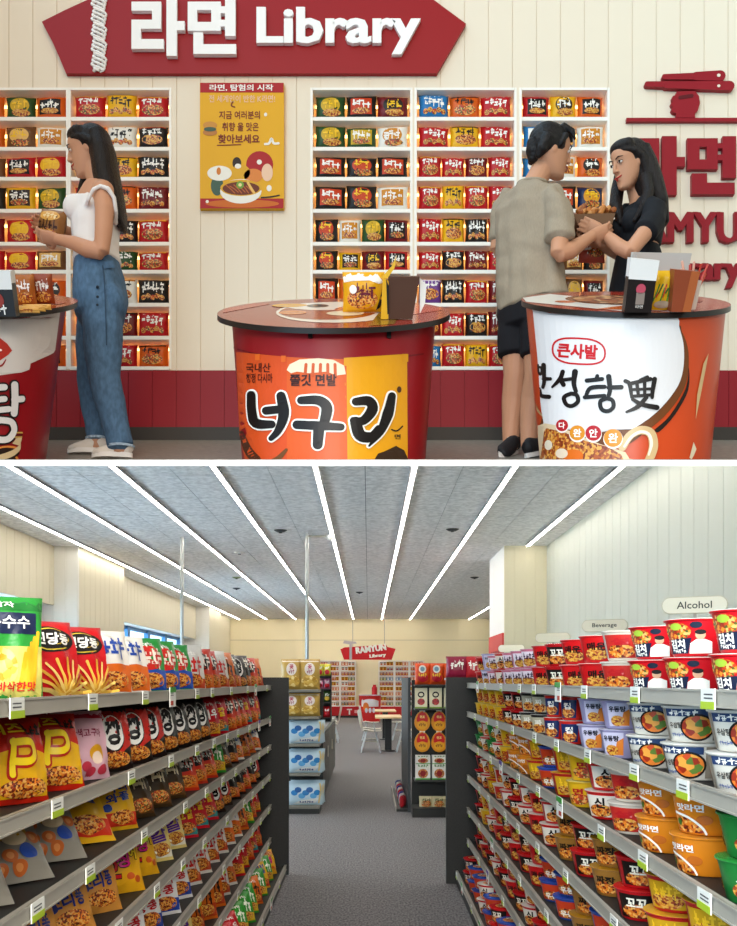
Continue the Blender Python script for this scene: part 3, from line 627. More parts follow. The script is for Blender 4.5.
art(m, s_poly([(-.98, -.1), (-.2, -.95), (.25, -.6), (-.1, .1), (-.6, .7), (-.95, .3)]), M('e4ddd2', .2), f, .0012, .3); art(m, s_ell(-.05, .1, .5, .5), M('6a3a24', .2), f, .0018); art(m, s_ell(-.05, .1, .42, .4), food(['5a2c18', 'a8673a', '8a4a2a', 'c89a6a'], 30, 'lid'), f, .0024)
art(m, s_poly([(-.45, -.75), (.1, -.9), (.5, -.5), (.0, -.35)]), M('c85a1c', .2), f, .002, .3); art(m, s_ell(.55, .1, .25, .3), M('8a2418', .2), f, .0016); art(m, s_ell(-.6, -.1, .1, .1), M('c85a2a', .2), f, .002); fin(m, 'top_print', B2.r, 0)
# left barrel
B3 = Barrel(-42, 4.5, 106*4.42/1000, 86*4.42/1000, 115.5*4.5/1000, 320, 296)
B3.build('round red and white cup-shaped counter cut off by the left edge', M('8d1119', .35), M('b0552a', .2))
m = MB(); f = B3.px; c5 = lambda x, y: (x/4.75, 270+y/4.749); Q5 = lambda L: [c5(x, y) for x, y in L]
art(m, s_fill([c5(-400, 222), c5(0, 226), c5(120, 222), c5(200, 208), c5(262, 192), c5(291, 180), c5(284, 330), c5(276, 365), c5(252, 405), c5(225, 430), c5(190, 455), c5(150, 474), c5(100, 488), c5(0, 500), c5(-400, 500)], 24, 30), M('d2cbc4', .35), f, .003)
art(m, s_poly(Q5([(-60, 300), (0, 322), (35, 350), (58, 382), (40, 402), (0, 430), (-60, 440)])), M('b22a1c', .35), f, .0045, L8); art(m, s_stroke(Q5([(-20, 460), (10, 452), (28, 425)]), [2, 2, 1]), M('8a1a14', .35), f, .0045, L8); art(m, s_ell(*c5(0, 380), 2, 1.2), white_ink, f, .0055)
ST = [([(-60, 560), (20, 556)], 30), ([(-60, 620), (20, 612)], 28), ([(-60, 670), (40, 660)], 28), ([(68, 545), (70, 620), (66, 680)], 34), ([(66, 615), (108, 612)], 30), ([(0, 712), (52, 722), (66, 762), (40, 800), (0, 806), (-45, 790), (-55, 740), (0, 712)], 30)]
for i, (p, w) in enumerate(ST): art(m, s_stroke(Q5(p), w/4.75+3.5), M('150c0a', .4), f, .005+i*.0002, L8)
for i, (p, w) in enumerate(ST): art(m, s_stroke(Q5(p), w/4.75), M('d6d2ce', .4), f, .0075+i*.0002, L8)
art(m, s_stroke(Q5([(-10, 895), (60, 870), (110, 835), (135, 795)]), [6, 6, 5, 5]), M('cdb48a', .35), f, .006, L8); art(m, s_ell(*c5(135, 783), 4.4, 3), M('c8a050', .35), f, .0068); art(m, s_ell(*c5(135, 783), 2.2, 1.5), M('5a1812', .35), f, .0075)
art(m, s_ell(*c5(40, 905), 23, 15), M('d8843a', .35), f, .0035); art(m, s_ell(*c5(35, 905), 20, 13), M('22120c', .35), f, .0045); fin(m, 'printed_wrap', B3.r, 0)
m = MB(); f = B3.top; art(m, s_poly([(.1, -.95), (.6, -.75), (.9, -.2), (.7, .5), (.2, .7)]), M('c9642c', .2), f, .0012, .3); art(m, s_ell(.75, .05, .16, .2), M('b8402a', .2), f, .002); fin(m, 'top_print', B3.r, 0)
# ---- things on the counters (each stands square on the sloping lid)
def on_lid(B, px, py, name, label, cat, group=None):
    T, Y = B.frame(px, py); r = empty(name, (0, 0, 0), label, cat, group); r.matrix_world = T; return r, Y/FOC
def lb(m, name, par, smooth=.6): o = m.build(name, None, (0, 0, 0), smooth); o.parent = par; return o
k0 = 4.7/1000
r, k = on_lid(B1, 364, 312, 'snack_bag', 'yellow and white printed noodle bag standing on the red counter', 'noodle bag')
m, f = pillow(.185, .165, .08, foil('dfa012'), 3.2, seed=3)
art(m, s_poly([(-1, .75), (-.6, .98), (.6, .98), (1, .5), (.75, .45), (.3, .62), (-.5, .6), (-.95, .5)]), M('ece4d8', .35), f, .0015, .25)
art(m, s_ell(-.05, -.3, .75, .5), FOODS[0], f, .0015); art(m, s_squig(.05, .1, 1.0, .6, 5, 4), M('6a2036', .4), f, .0025); art(m, s_ell(-.5, .18, .18, .22), white_ink, f, .003); art(m, s_poly([(.6, -.9), (1, -.6), (1, .3)]), black_ink, f, .002, .25)
o = lb(m, 'bag', r); 
r, k = on_lid(B1, 399, 318, 'paper_carton', 'small brown carton with flared top and yellow side on the red counter', 'carton')
m = MB(); hh = .165; t = [(-.042, 0), (.058, 0), (.085, hh), (-.045, hh)]
m.prism([(x, -.035, z) for x, z in t], (0, .06, 0), M('4a2c1c', .45)); lb(m, 'body', r, 0)
m = MB(); m.prism([(-.075, -.042, 0), (-.044, -.042, 0), (-.044, -.042, hh*.9), (-.068, -.042, hh*.98)], (0, .05, 0), M('dda51a', .45)); m.prism([(-.055, -.046, .16), (-.043, -.046, .13), (-.043, -.046, .02), (-.048, -.046, .02)], (0, .004, 0), black_ink)
m.prism([(-.075, -.03, hh*.98), (-.03, -.03, hh*1.25), (-.012, -.03, hh*1.5), (-.02, -.03, hh*1.2), (-.05, -.03, hh*.95)], (0, .008, 0), M('e0b02c', .45)); lb(m, 'flap', r, 0)
m = MB(); m.prism([(.09, -.02, .02), (.11, -.02, .06), (.115, -.02, hh*.8), (.085, -.02, hh*.98)], (0, .03, 0), M('e6e0d6', .45)); lb(m, 'panel', r, 0)
r, k = on_lid(B2, 637.5, 312, 'snack_pouch', 'black pouch with white top and round motif on the white counter', 'pouch')
m = MB(); m.prism([(-.055, -.02, 0), (.052, -.02, 0), (.06, -.02, .19), (-.052, -.02, .2)], (0, .05, 0), M('17100f', .35)); lb(m, 'pouch', r, 0)
m = MB(); m.prism([(-.053, -.0225, .125), (.0565, -.0225, .118), (.061, -.0225, .192), (-.053, -.0225, .202)], (0, .055, 0), M('e6e2dc', .4)); ff = lambda u, v, lay: V((u, -.0205-lay, v)); art(m, s_ell(.0, .088, .019, .019), M('b8485a', .4), ff, .002); art(m, s_rect(-.016, .03, .018, .075), M('8a7a70', .4), ff, .002); art(m, s_text('SPICY' if 0 else '라면', 0, .022, .012, .03), M('c8beb4', .4), ff, .003); lb(m, 'print', r, 0)
r, k = on_lid(B2, 660.5, 310, 'snack_packet', 'small yellow and green packet between the black pouch and a brown cup', 'packet')
m, f = pillow(.095, .15, .035, foil('d8a818'), 5, seed=8); 
for i in range(9): art(m, s_stroke([(-.8+.2*i, -.5+.2*(i % 3)), (-.4+.15*i, .3-.2*(i % 2))], .12), M(['3f7a2a', 'b8301c', '2a5a20'][i % 3], .4), f, .0015+.0003*i)
art(m, s_ell(0, -.7, .7, .2), M('b09a80', .4), f, .004); lb(m, 'packet', r)
r, k = on_lid(B2, 677.5, 311, 'paper_cup', 'reddish brown square paper cup beside the yellow packet', 'cup')
m = MB(); m.prism([(-.032, -.035, 0), (.045, -.035, 0), (.062, -.035, .15), (-.04, -.035, .158)], (0, .07, 0), M('8a3f22', .4)); lb(m, 'body', r, 0)
m = MB(); m.prism([(.012, -.0365, .0), (.045, -.0365, .0), (.062, -.0365, .15), (.028, -.0365, .152)], (0, .002, 0), M('a8582c', .4)); lb(m, 'side', r, 0)
r, k = on_lid(B2, 655, 303, 'plastic_tray', 'clear plastic tray holder standing behind the small packets', 'tray')
gl = M('c9c6c0', .1); m = MB()
m.prism([(-.12, .0, 0), (.12, .0, 0), (.135, .0, .20), (-.125, .0, .205)], (0, .004, 0), M('bdb8b0', .15)); m.bx(-.12, -.116, -.08, 0, 0, .2, M('bdb8b0', .15)); lb(m, 'panel', r, 0)
r, k = on_lid(B2, 690, 309, 'straw_bundle', 'bundle of orange and clear stirrers in a glass beside the cup', 'stirrers')
m = MB(); m.lathe([(.0, 0), (.026, 0), (.034, .11), (.031, .11), (.024, .006), (0, .006)], M('d8c4b4', .1), 16); lb(m, 'glass', r)
m = MB(); rr = random.Random(2)
for i in range(9):
    a = rr.uniform(-.5, .5); b = rr.uniform(-.3, .3); m.tube([(0, 0, .01), (a*.12, b*.1, .17+rr.uniform(-.04, .03))], .005, M(['c8481c', 'e0a890', 'b8301c'][i % 3], .3), 6)
lb(m, 'stirrer', r)
r, k = on_lid(B3, 6, 316, 'snack_pouch', 'black pouch with white top on the counter at the left edge', 'pouch')
m = MB(); m.prism([(-.075, -.02, 0), (.048, -.02, 0), (.05, -.02, .165), (-.075, -.02, .165)], (0, .05, 0), M('17100f', .35)); lb(m, 'pouch', r, 0)
m = MB(); m.prism([(-.075, -.0225, .1), (.0485, -.0225, .1), (.0515, -.0225, .168), (-.075, -.0225, .168)], (0, .055, 0), M('dedad4', .4)); art(m, s_ell(-.02, .06, .03, .03), M('8a2a1c', .4), ff, .002); art(m, s_squig(-.02, .025, .07, .03, 4, 3), white_ink, ff, .003); lb(m, 'print', r, 0)
for i, (px, py, w, hx) in enumerate(((28, 305, .08, 'a05a20'), (46, 304, .08, '8a3a18'))):
    r, k = on_lid(B3, px, py, 'snack_packet', ['brown and orange noodle packet next to the black pouch on the edge counter', 'dark red noodle packet furthest from the pouch on the edge counter'][i], 'packet')
    m, f = pillow(.09, .125, .045, foil(hx), 4, seed=20+i); art(m, s_squig(0, .3, 1.3, .6, 9+i, 4), white_ink, f, .0015); art(m, s_ell(0, -.5, .8, .35), FOODS[1], f, .0015); lb(m, 'packet', r)
for i in range(3):
    r, k = on_lid(B3, 26+6*i, 313-1.6*i, 'snack_stick', ['lowest orange snack stick lying on the edge counter', 'middle orange snack stick lying on the edge counter', 'hindmost orange snack stick lying on the edge counter'][i], 'snack stick', 'snack sticks on the edge counter')
    m, f = pillow(.12, .022, .014, foil('d9a24a'), 3, seed=30+i); art(m, s_squig(0, 0, 1.2, .9, i, 5), M('a0461c', .4), f, .001); lb(m, 'wrapper', r); 
# ------------------------------------------------------------------ people
skin = M('c58f6e', .5, bump=.03, bs=200)
def frame_head(F, U):
    F = V(F).normalized(); U = V(U); U = (U-F*U.dot(F)).normalized(); S = F.cross(U); return lambda c, H: (lambda s, f, u: c+(S*s+F*f+U*u)*H), Matrix((S, F, U)).transposed()
def head(m, c, H, F, U, mat, male=False):
    g, B = frame_head(F, U); q = g(c, H)
    sl = [(-.50, .33, .12, .10), (-.45, .385, .0, .17), (-.34, .385, -.14, .225), (-.22, .385, -.28, .265), (-.10, .385, -.39, .29), (.04, .375, -.45, .31), (.16, .40, -.47, .325), (.28, .385, -.46, .315), (.38, .32, -.41, .275), (.46, .18, -.28, .19), (.50, .02, -.12, .08)]
    if male: sl = [(z, f, b, w*1.06 if z < 0 else w) for z, f, b, w in sl]
    seg = 20; vs = []
    for z, f, b, w in sl:
        for k in range(seg): a = 2*math.pi*k/seg; vs.append(q(w*math.sin(a)*(1-.12*max(0, math.cos(a))**2), (f+b)/2+(f-b)/2*math.cos(a), z))
    n = len(sl); fs = [(i*seg+k, (i+1)*seg+k, (i+1)*seg+(k+1) % seg, i*seg+(k+1) % seg) for i in range(n-1) for k in range(seg)]
    vs += [q(0, .22, -.515), q(0, -.05, .515)]; fs += [(k, (k+1) % seg, n*seg) for k in range(seg)]+[((n-1)*seg+(k+1) % seg, (n-1)*seg+k, n*seg+1) for k in range(seg)]
    m.add(vs, fs, mat)
    m.tube([q(0, .37, .12), q(0, .415, .0), q(0, .455, -.09)], [.03*H, .04*H, .042*H], mat, 10); m.ball(q(0, .455, -.1), .04*H, mat); 
    for s in (-1, 1): m.ball(q(s*.048, .415, -.115), .034*H, mat); m.ball(q(s*.31, -.03, .0), (.03*H, .07*H, .11*H), mat, B=B); None
    m.ball(q(0, .40, -.235), (.085*H, .035*H, .024*H), mat, B=B); m.ball(q(0, .39, -.285), (.075*H, .035*H, .026*H), mat, B=B); m.ball(q(0, .34, -.43), (.09*H, .06*H, .06*H), mat, B=B)
    return q, B
def face(parent, loc, q, B, H, lipc, smile=.02):
    wm, im, bm = M('e8e2da', .3), M('1a1210', .2), M('1c1410', .6)
    def done(m, n): o = m.build(n, None, loc, 1.2); o.parent = parent; o.location = (0, 0, 0)
    for s in (-1, 1):
        m = MB(); m.ball(q(s*.135, .352, .05), (.06*H, .03*H, .026*H), wm, B=B); m.ball(q(s*.135, .372, .05), (.026*H, .014*H, .025*H), im, B=B); m.tube([q(s*.07, .375, .06), q(s*.135, .392, .08), q(s*.205, .345, .06)], .008*H, im, 6); done(m, 'eye')
        m = MB(); m.tube([q(s*.06, .40, .135), q(s*.14, .398, .16), q(s*.23, .335, .14)], [.012*H, .015*H, .006*H], bm, 6); done(m, 'eyebrow')
    m = MB(); m.tube([q(-.11, .365, -.245+smile), q(-.05, .425, -.243), q(0, .432, -.24), q(.05, .425, -.243), q(.11, .365, -.245+smile)], [.008*H, .018*H, .016*H, .018*H, .008*H], M(lipc, .4), 8); m.tube([q(-.09, .375, -.255+smile), q(0, .42, -.288), q(.09, .375, -.255+smile)], [.008*H, .026*H, .008*H], M(lipc, .4), 8); done(m, 'lips')
def hand(m, wrist, d, n, mat, L=.17, side=1, curl=.5, spread=.02):
    d = V(d).normalized(); n = V(n); n = (n-d*n.dot(d)).normalized(); t = d.cross(n)*side
    kn = wrist+d*L*.5
    m.tube([wrist-d*.02, wrist+d*L*.2, kn], [(.024, .02), (.038, .018), (.04, .015)], mat, 12, S=t)
    for i, (o, ln) in enumerate(((.03, .43), (.01, .49), (-.01, .46), (-.029, .36))):
        p = kn+t*o-d*.012; pts = [p]; a = 0
        for k, f in enumerate((.42, .32, .26)):
            a += curl*(.7 if k == 0 else 1); p = p+(d*math.cos(a)+n*math.sin(a)+t*spread*(1.5-i))*L*ln*f*1.15; pts.append(p)
        m.tube(pts, [.0095, .009, .008, .0068], mat, 8)
    p = wrist+d*L*.16+t*.03; m.tube([p, p+(t*.7+d*.6+n*.3)*.035, p+(t*.7+d*1.3+n*.7)*.05, p+(t*.5+d*1.9+n*1.1)*.05], [.013, .0115, .01, .008], mat, 8)
def cloth(mb, name, par, loc, mat, voxel=.006, it=6, fold=0):
    o = remesh(mb, name, voxel, loc, it, .5, par, mat); o.location = (0, 0, 0)
    if fold:
        nn = [v.normal.copy() for v in o.data.vertices]
        for v, n_ in zip(o.data.vertices, nn):
            c = v.co.copy(); k = noise.noise(V((c.x*16, c.y*16, c.z*4.5)))+.6*noise.noise(V((c.x*9+c.z*14, c.y*9, c.z*9)))
            v.co = c+n_*fold*k
    return o
def shoe(par, loc, heel, toe, mat, sole, S, label=None, h=.075):
    d = (toe-heel).normalized(); up = V((0, 0, 1)); L = (toe-heel).length
    m = MB(); pt = lambda t, z: heel+d*L*t+up*z
    m.tube([pt(.02, .05), pt(.15, .058), pt(.32, .06), pt(.55, .042), pt(.8, .032), pt(.97, .026)], [(.03, .036), (.035, .046), (.037, .046), (.043, .034), (.043, .026), (.028, .018)], mat, 14, S=S)
    o = cloth(m, 'shoe', par, loc, mat, .005, 3)
    m = MB(); P = []
    for k in range(24):
        a = 2*math.pi*k/24; x = .5+.53*math.cos(a); w = .046*math.sin(a)*(1 if math.cos(a) > -.2 else .85); P.append(heel+d*L*x+V(S).normalized()*w+up*.003)
    m.prism(P, (0, 0, .024), sole); s = m.build('sole', None, loc, .6); s.parent = o; s.location = (0, 0, 0)
    m = MB()
    for k in range(4): m.tube([pt(.38+.08*k, .088-.011*k)+V(S)*.02, pt(.38+.08*k, .093-.011*k), pt(.38+.08*k, .088-.011*k)-V(S)*.02], .004, sole, 6)
    s = m.build('laces', None, loc, .6); s.parent = o; s.location = (0, 0, 0)
hairm = M('130a07', .45, bump=.7, bs=22, stretch=(9, 9, .8))
# ---- woman in white top, standing in profile
loc = V((W(100, 458, 5.1).x, 5.1, floorZ(5.1)))
S = V((0, 1, 0)); T = [W(99, 318, 5.1), W(100, 296, 5.1), W(97.5, 270, 5.1), W(96.5, 250, 5.1), W(96, 228, 5.1), W(98, 206, 5.1), W(101, 193, 5.1), W(100, 185, 5.1)]
m = MB()
TR_ = [(.15, .115), (.172, .128), (.145, .108), (.125, .100), (.135, .108), (.150, .105), (.15, .075), (.07, .05)]
m.tube(T, TR_, skin, 24, S=S)
for dy in (-.065, .065): m.ball(W(81, 214, 5.1)+V((0, dy, 0)), (.055, .06, .058), skin)
m.tube([W(100, 188, 5.1), W(95, 174, 5.1), W(91, 162, 5.1)], [.056, .048, .05], skin, 16)
hc = W(88.5, 151.5, 5.1); H = .232; q, B = head(m, hc, H, (-1, -.08, -.27), (-.27, -.14, 1), skin)
n1 = [W(104, 190, 4.96), W(105, 210, 4.93), W(104, 232, 4.92), W(102, 252, 4.92)]
m.tube([W(100, 189, 5.03)]+n1, [.05, .052, .047, .043, .038], skin, 14); m.tube([W(102, 252, 4.92), W(88, 249, 4.93), W(74, 243, 4.96), W(58, 239, 5.0)], [.038, .042, .034, .025], skin, 14)
hand(m, W(58, 239, 5.0), (-1, .25, .25), (.1, .6, .7), skin, .17, 1, .35)
m.tube([W(99, 190, 5.2), W(98, 215, 5.26), W(95, 246, 5.26)], [.05, .045, .038], skin, 14); m.tube([W(95, 246, 5.26), W(78, 238, 5.22), W(61, 228, 5.16)], [.038, .035, .025], skin, 14)
hand(m, W(61, 228, 5.16), (-1, -.25, .1), (-.2, -.9, -.1), skin, .17, -1, .45)
near = [W(102, 305, 5.02), W(104, 345, 5.02), W(104, 380, 5.02), W(114, 420, 5.02), W(121, 452, 5.02)]; far = [W(97, 305, 5.19), W(93, 345, 5.19), W(90, 380, 5.19), W(94, 415, 5.19), W(98, 448, 5.19)]
for L in (near, far): m.tube(L, [.088, .076, .056, .05, .036], skin, 14)
person = remesh(m, 'person', .0048, loc, 5, .5); tag(person, 'woman with long dark hair, white sleeveless top and blue jeans holding a noodle packet', 'person')
face(person, loc, q, B, H, 'b0483c', .03)
# top
m = MB(); topw = M('e9e4df', .75, bump=.25, bs=14, stretch=(1, 1, .5))
TT = [W(97.5, 263, 5.1), W(96.5, 250, 5.1), W(96, 228, 5.1), W(97.5, 208, 5.1), W(98.5, 200, 5.1)]
m.tube(TT, [(.156, .121), (.138, .113), (.148, .120), (.150, .113), (.118, .098)], topw, 24, S=S)
for dy in (-.065, .065): m.ball(W(81, 214, 5.1)+V((0, dy, 0)), (.068, .068, .066), topw)
for g in (-1, 1):
    yy_ = lambda y: 5.1+g*(5.1-y)*-1 if g > 0 else y
    m.tube([W(x, y, 5.1-g*(5.1-Yy)*-1 if g < 0 else 5.1+(5.1-Yy)) for x, y, Yy in ((84, 208, 4.99), (90, 196, 4.972), (96, 186, 4.985), (101, 181.5, 5.01), (106, 184, 5.03), (112, 196, 5.02), (114, 208, 5.02))], [.03, .026, .023, .022, .022, .026, .03], topw, 10)
    m.ball(W(88, 217, 5.1+g*.10), (.06, .05, .1), topw)
m.tube([W(86, 211, 4.985), W(89, 199, 4.915), W(94, 189.5, 4.895), W(101, 186, 4.9), W(109, 189, 4.9), W(115, 198, 4.915), W(116.5, 211, 4.94), W(116, 224, 5.0)], .0125, topw, 10)
cloth(m, 'white_top', person, loc, topw, .006, 4, .004)
# jeans
m = MB(); den = M('4d6a86', .85, speck=.18, ss=60, bump=.35, bs=9, stretch=(1, 1, .45))
m.tube([W(97, 259, 5.1), W(97.5, 268, 5.1), W(100, 285, 5.1), W(101, 300, 5.1), W(100, 318, 5.1), W(99, 326, 5.1)], [(.142, .108), (.150, .116), (.172, .132), (.178, .135), (.172, .118), (.14, .09)], den, 26, S=S)
m.ball(W(111, 303, 5.02), (.085, .09, .1), den); m.ball(W(111, 303, 5.18), (.085, .09, .1), den)
m.tube([W(101, 302, 5.02), W(104, 330, 5.01), W(104, 355, 5.01), W(104.5, 378, 5.01), W(111, 405, 5.01), W(118, 432, 5.01), W(121.5, 446, 5.01)], [.098, .098, .09, .08, .072, .066, .065], den, 18)
m.tube([W(97, 302, 5.19), W(94, 330, 5.19), W(92, 355, 5.19), W(91, 378, 5.19), W(94, 405, 5.19), W(97, 425, 5.19), W(98, 438, 5.19)], [.095, .09, .078, .07, .064, .06, .058], den, 18)
jo = cloth(m, 'jeans', person, loc, den, .0065, 3, .006)
m = MB(); dd = M('34495e', .85); fr = M('9fb2c2', .9, speck=.3, ss=90)
m.lathe([(.066, 0), (.068, .012), (.064, .012)], fr, 24, W(121.7, 448, 5.01)); m.lathe([(.059, 0), (.061, .012), (.057, .012)], fr, 24, W(98, 440, 5.19)); s = m.build('frayed_hem', None, loc); s.parent = jo; s.location = (0, 0, 0)
m = MB(); P = [W(x, y, 4.925+abs(x-104)*.0006) for x, y in ((108, 272), (122, 275), (123, 300), (114, 306), (108, 299), (108, 272))]
m.tube([W(103, 263, 4.955), W(105, 285, 4.928), W(106, 310, 4.91), W(107, 345, 4.91)], .003, dd, 5)
for py in (287, 297, 305): m.ball(W(98, py, 4.925), .008, M('2a3540', .3, metal=.5), 8, 6)
s = m.build('seam', None, loc); s.parent = jo; s.location = (0, 0, 0)
m = MB(); m.tube([W(90, 264, 4.97), W(97, 265, 4.953), W(105, 265, 4.953), W(114, 264, 4.98)], [(.018, .004)]*4, den, 8, S=(0, 0, 1)); s = m.build('waistband', None, loc); s.parent = jo; s.location = (0, 0, 0)
shw_ = M('e2d8cb', .5); sol = M('efe9e0', .5)
fz = lambda p: V((p.x, p.y, floorZ(p.y)))
shoe(person, loc, fz(W(109, 455, 5.19)), fz(W(69, 455, 5.19)), shw_, sol, S); shoe(person, loc, fz(W(132, 459, 5.03)), fz(W(93, 459, 5.03)), shw_, sol, S)
# hair
m = MB(); m.ball(q(0, -.15, .12), (.365*H, .41*H, .43*H), hairm, 20, 14, B)
m.ball(q(0, .09, .38), (.29*H, .27*H, .17*H), hairm, 18, 12, B); m.ball(q(-.2, .1, .38), (.14*H, .14*H, .13*H), hairm, 12, 8, B); m.ball(q(.2, .1, .38), (.14*H, .14*H, .13*H), hairm, 12, 8, B); m.tube([q(-.02, .31, .31), q(-.2, .24, .28), q(-.31, .07, .22), q(-.35, -.12, .08), q(-.33, -.2, -.1)], [.03*H, .045*H, .08*H, .09*H, .10*H], hairm, 10); m.tube([q(.0, .31, .31), q(.2, .24, .28), q(.31, .07, .22), q(.35, -.12, .06), q(.33, -.15, -.4)], [.03*H, .045*H, .08*H, .08*H, .08*H], hairm, 10)
m.tube([W(100, 138, 5.1), W(104, 155, 5.09), W(107, 175, 5.09), W(112, 198, 5.08), W(119, 216, 5.08), W(124, 229, 5.08)], [(.10, .055), (.115, .064), (.125, .066), (.12, .062), (.10, .042), (.06, .018)], hairm, 16, S=S)
m.tube([W(93, 160, 5.2), W(87, 180, 5.22), W(81, 198, 5.22), W(77.5, 211, 5.21)], [.035, .034, .026, .01], hairm, 10)
cloth(m, 'hair', person, loc, hairm, .006, 3)
# held packet
m, f = pillow(.15, .165, .09, foil('8a5a2c'), 3, seed=33); art(m, s_ell(0, .55, .75, .32), M('d9a04a', .4), f, .002); art(m, s_squig(0, -.1, 1.4, .6, 8, 5), M('3a1c10', .4), f, .003); art(m, s_ell(0, -.5, .8, .3), FOODS[1], f, .003); art(m, s_squig(.1, .55, 1, .3, 4, 4), M('f0d8a0', .4), f, .004)
o = m.build('noodle_packet'); o.location = W(50, 244, 5.06); o.rotation_euler = (.1, .25, -.25); tag(o, 'orange-brown noodle packet held in the hands of the woman in white', 'noodle packet')
# ---- man in grey T-shirt, back to the viewer
loc = V((W(525, 458, 5.12).x, 5.12, floorZ(5.12)))
S = V((.72, -.69, 0)); m = MB()
T = [W(529, 322, 5.12), W(529, 300, 5.12), W(529, 265, 5.12), W(530, 235, 5.12), W(530, 210, 5.12), W(530, 196, 5.12), W(531, 187, 5.12)]
m.tube(T, [(.165, .11), (.17, .115), (.158, .11), (.165, .105), (.17, .1), (.14, .07), (.07, .055)], skin, 24, S=S)
m.tube([W(532, 190, 5.12), W(538, 178, 5.12), W(545, 165, 5.12)], [.062, .056, .058], skin, 16)
hc = W(551, 152, 5.1); H = .24; q, B = head(m, hc, H, (.96, .22, -.14), (.14, -.14, 1), skin, True)
m.tube([W(551, 195, 4.99), W(559, 206, 4.95), W(561, 230, 4.92), W(559, 254, 4.9)], [.04, .044, .044, .041], skin, 14); m.tube([W(559, 254, 4.9), W(570, 251, 4.93), W(582, 243, 4.98), W(592, 236, 5.02)], [.041, .043, .034, .027], skin, 14)
hand(m, W(592, 236, 5.02), (.9, .2, .35), (-.1, .8, .5), skin, .18, -1, .45)
m.tube([W(513, 198, 5.25), W(502, 215, 5.29), W(498, 250, 5.3)], [.042, .044, .041], skin, 14); m.tube([W(497, 250, 5.3), W(540, 245, 5.38), W(572, 234, 5.26)], [.041, .04, .027], skin, 14)
hand(m, W(572, 232, 5.26), (1, -.25, .15), (0, -.5, .8), skin, .18, 1, .4)
l1 = [W(517, 318, 5.17), W(517, 350, 5.17), W(516, 375, 5.17), W(514, 400, 5.2), W(512, 425, 5.2), W(511, 448, 5.18)]; l2 = [W(540, 318, 5.06), W(539, 350, 5.06), W(537, 375, 5.06), W(533, 400, 5.1), W(530, 425, 5.1), W(529, 447, 5.08)]
for L in (l1, l2): m.tube(L, [.09, .078, .062, .062, .05, .04], skin, 14)
person = remesh(m, 'person', .0048, loc, 5, .5); tag(person, 'man with short dark hair in grey-beige T-shirt and black shorts, seen from behind', 'person')
face(person, loc, q, B, H, 'a0584a')
m = MB(); tee = M('9c8d78', .85, speck=.06, ss=150, bump=.5, bs=7, stretch=(1.4, 1.4, .35))
TT = [W(533, 306, 5.12), W(531, 290, 5.12), W(530, 265, 5.12), W(530, 235, 5.12), W(530, 210, 5.12), W(530.5, 196, 5.12), W(531.5, 186, 5.12)]
m.tube(TT, [(.2, .15), (.192, .148), (.182, .138), (.19, .138), (.196, .132), (.175, .1), (.085, .07)], tee, 26, S=S)
m.tube([W(550, 196, 5.0), W(558, 206, 4.95), W(560, 222, 4.93), W(560, 238, 4.915)], [.06, .066, .066, .07], tee, 16); m.tube([W(513, 196, 5.25), W(505, 208, 5.28), W(502, 226, 5.29), W(500, 240, 5.3)], [.06, .063, .06, .06], tee, 16)
ts = cloth(m, 'tshirt', person, loc, tee, .006, 5, .013)
m = MB(); c0 = W(533, 184.5, 5.11); ring = [c0+(S*math.cos(2*math.pi*k/24)*.078+S.cross(V((0, 0, 1)))*math.sin(2*math.pi*k/24)*.066)+V((.04*math.cos(2*math.pi*k/24)*0, 0, -.01*math.cos(2*math.pi*k/24))) for k in range(25)]
m.tube(ring, .009, tee, 8, caps=False); s = m.build('collar', None, loc); s.parent = ts; s.location = (0, 0, 0)
m = MB(); blk = M('17161a', .85, bump=.3, bs=12)
m.tube([W(530, 300, 5.12), W(530, 312, 5.12), W(530, 326, 5.12)], [(.18, .125), (.185, .13), (.17, .12)], blk, 22, S=S)
m.tube([W(518, 318, 5.17), W(517, 338, 5.17), W(517, 355, 5.17)], [.1, .1, .098], blk, 18); m.tube([W(541, 318, 5.06), W(540, 338, 5.06), W(540, 355, 5.06)], [.1, .1, .098], blk, 18)
cloth(m, 'shorts', person, loc, blk, .0065, 3)
shoe(person, loc, fz(W(517, 455, 5.22)), fz(W(502, 458, 5.06)), M('1b1a1c', .6), M('d8d4cc', .5), (.85, .5, 0)); shoe(person, loc, fz(W(527, 455, 5.03)), fz(W(548, 455, 5.2)), M('1b1a1c', .6), M('d8d4cc', .5), (.7, -.7, 0))
m = MB(); hs = M('141010', .5, bump=.6, bs=60); m.ball(q(0, -.09, .16), (.365*H, .43*H, .42*H), hs, 20, 14, B)
for s_ in (-.2, -.07, .07, .2): m.tube([q(s_*.8, .1, .5), q(s_*1.1, .31, .42), q(s_*1.3, .40, .27)], [.08*H, .07*H, .03*H], hs, 10)
for s_ in (-1, 1): m.tube([q(s_*.3, .18, .3), q(s_*.325, .1, .12), q(s_*.31, .08, .03)], [.07*H, .05*H, .02*H], hs, 8); m.tube([q(s_*.28, -.2, .2), q(s_*.27, -.28, -.1), q(s_*.2, -.33, -.25)], [.14*H, .12*H, .06*H], hs, 10)
m.tube([q(0, -.35, .1), q(0, -.37, -.1), q(0, -.35, -.28)], [.2*H, .17*H, .1*H], hs, 12)
cloth(m, 'hair', person, loc, hs, .005, 2)
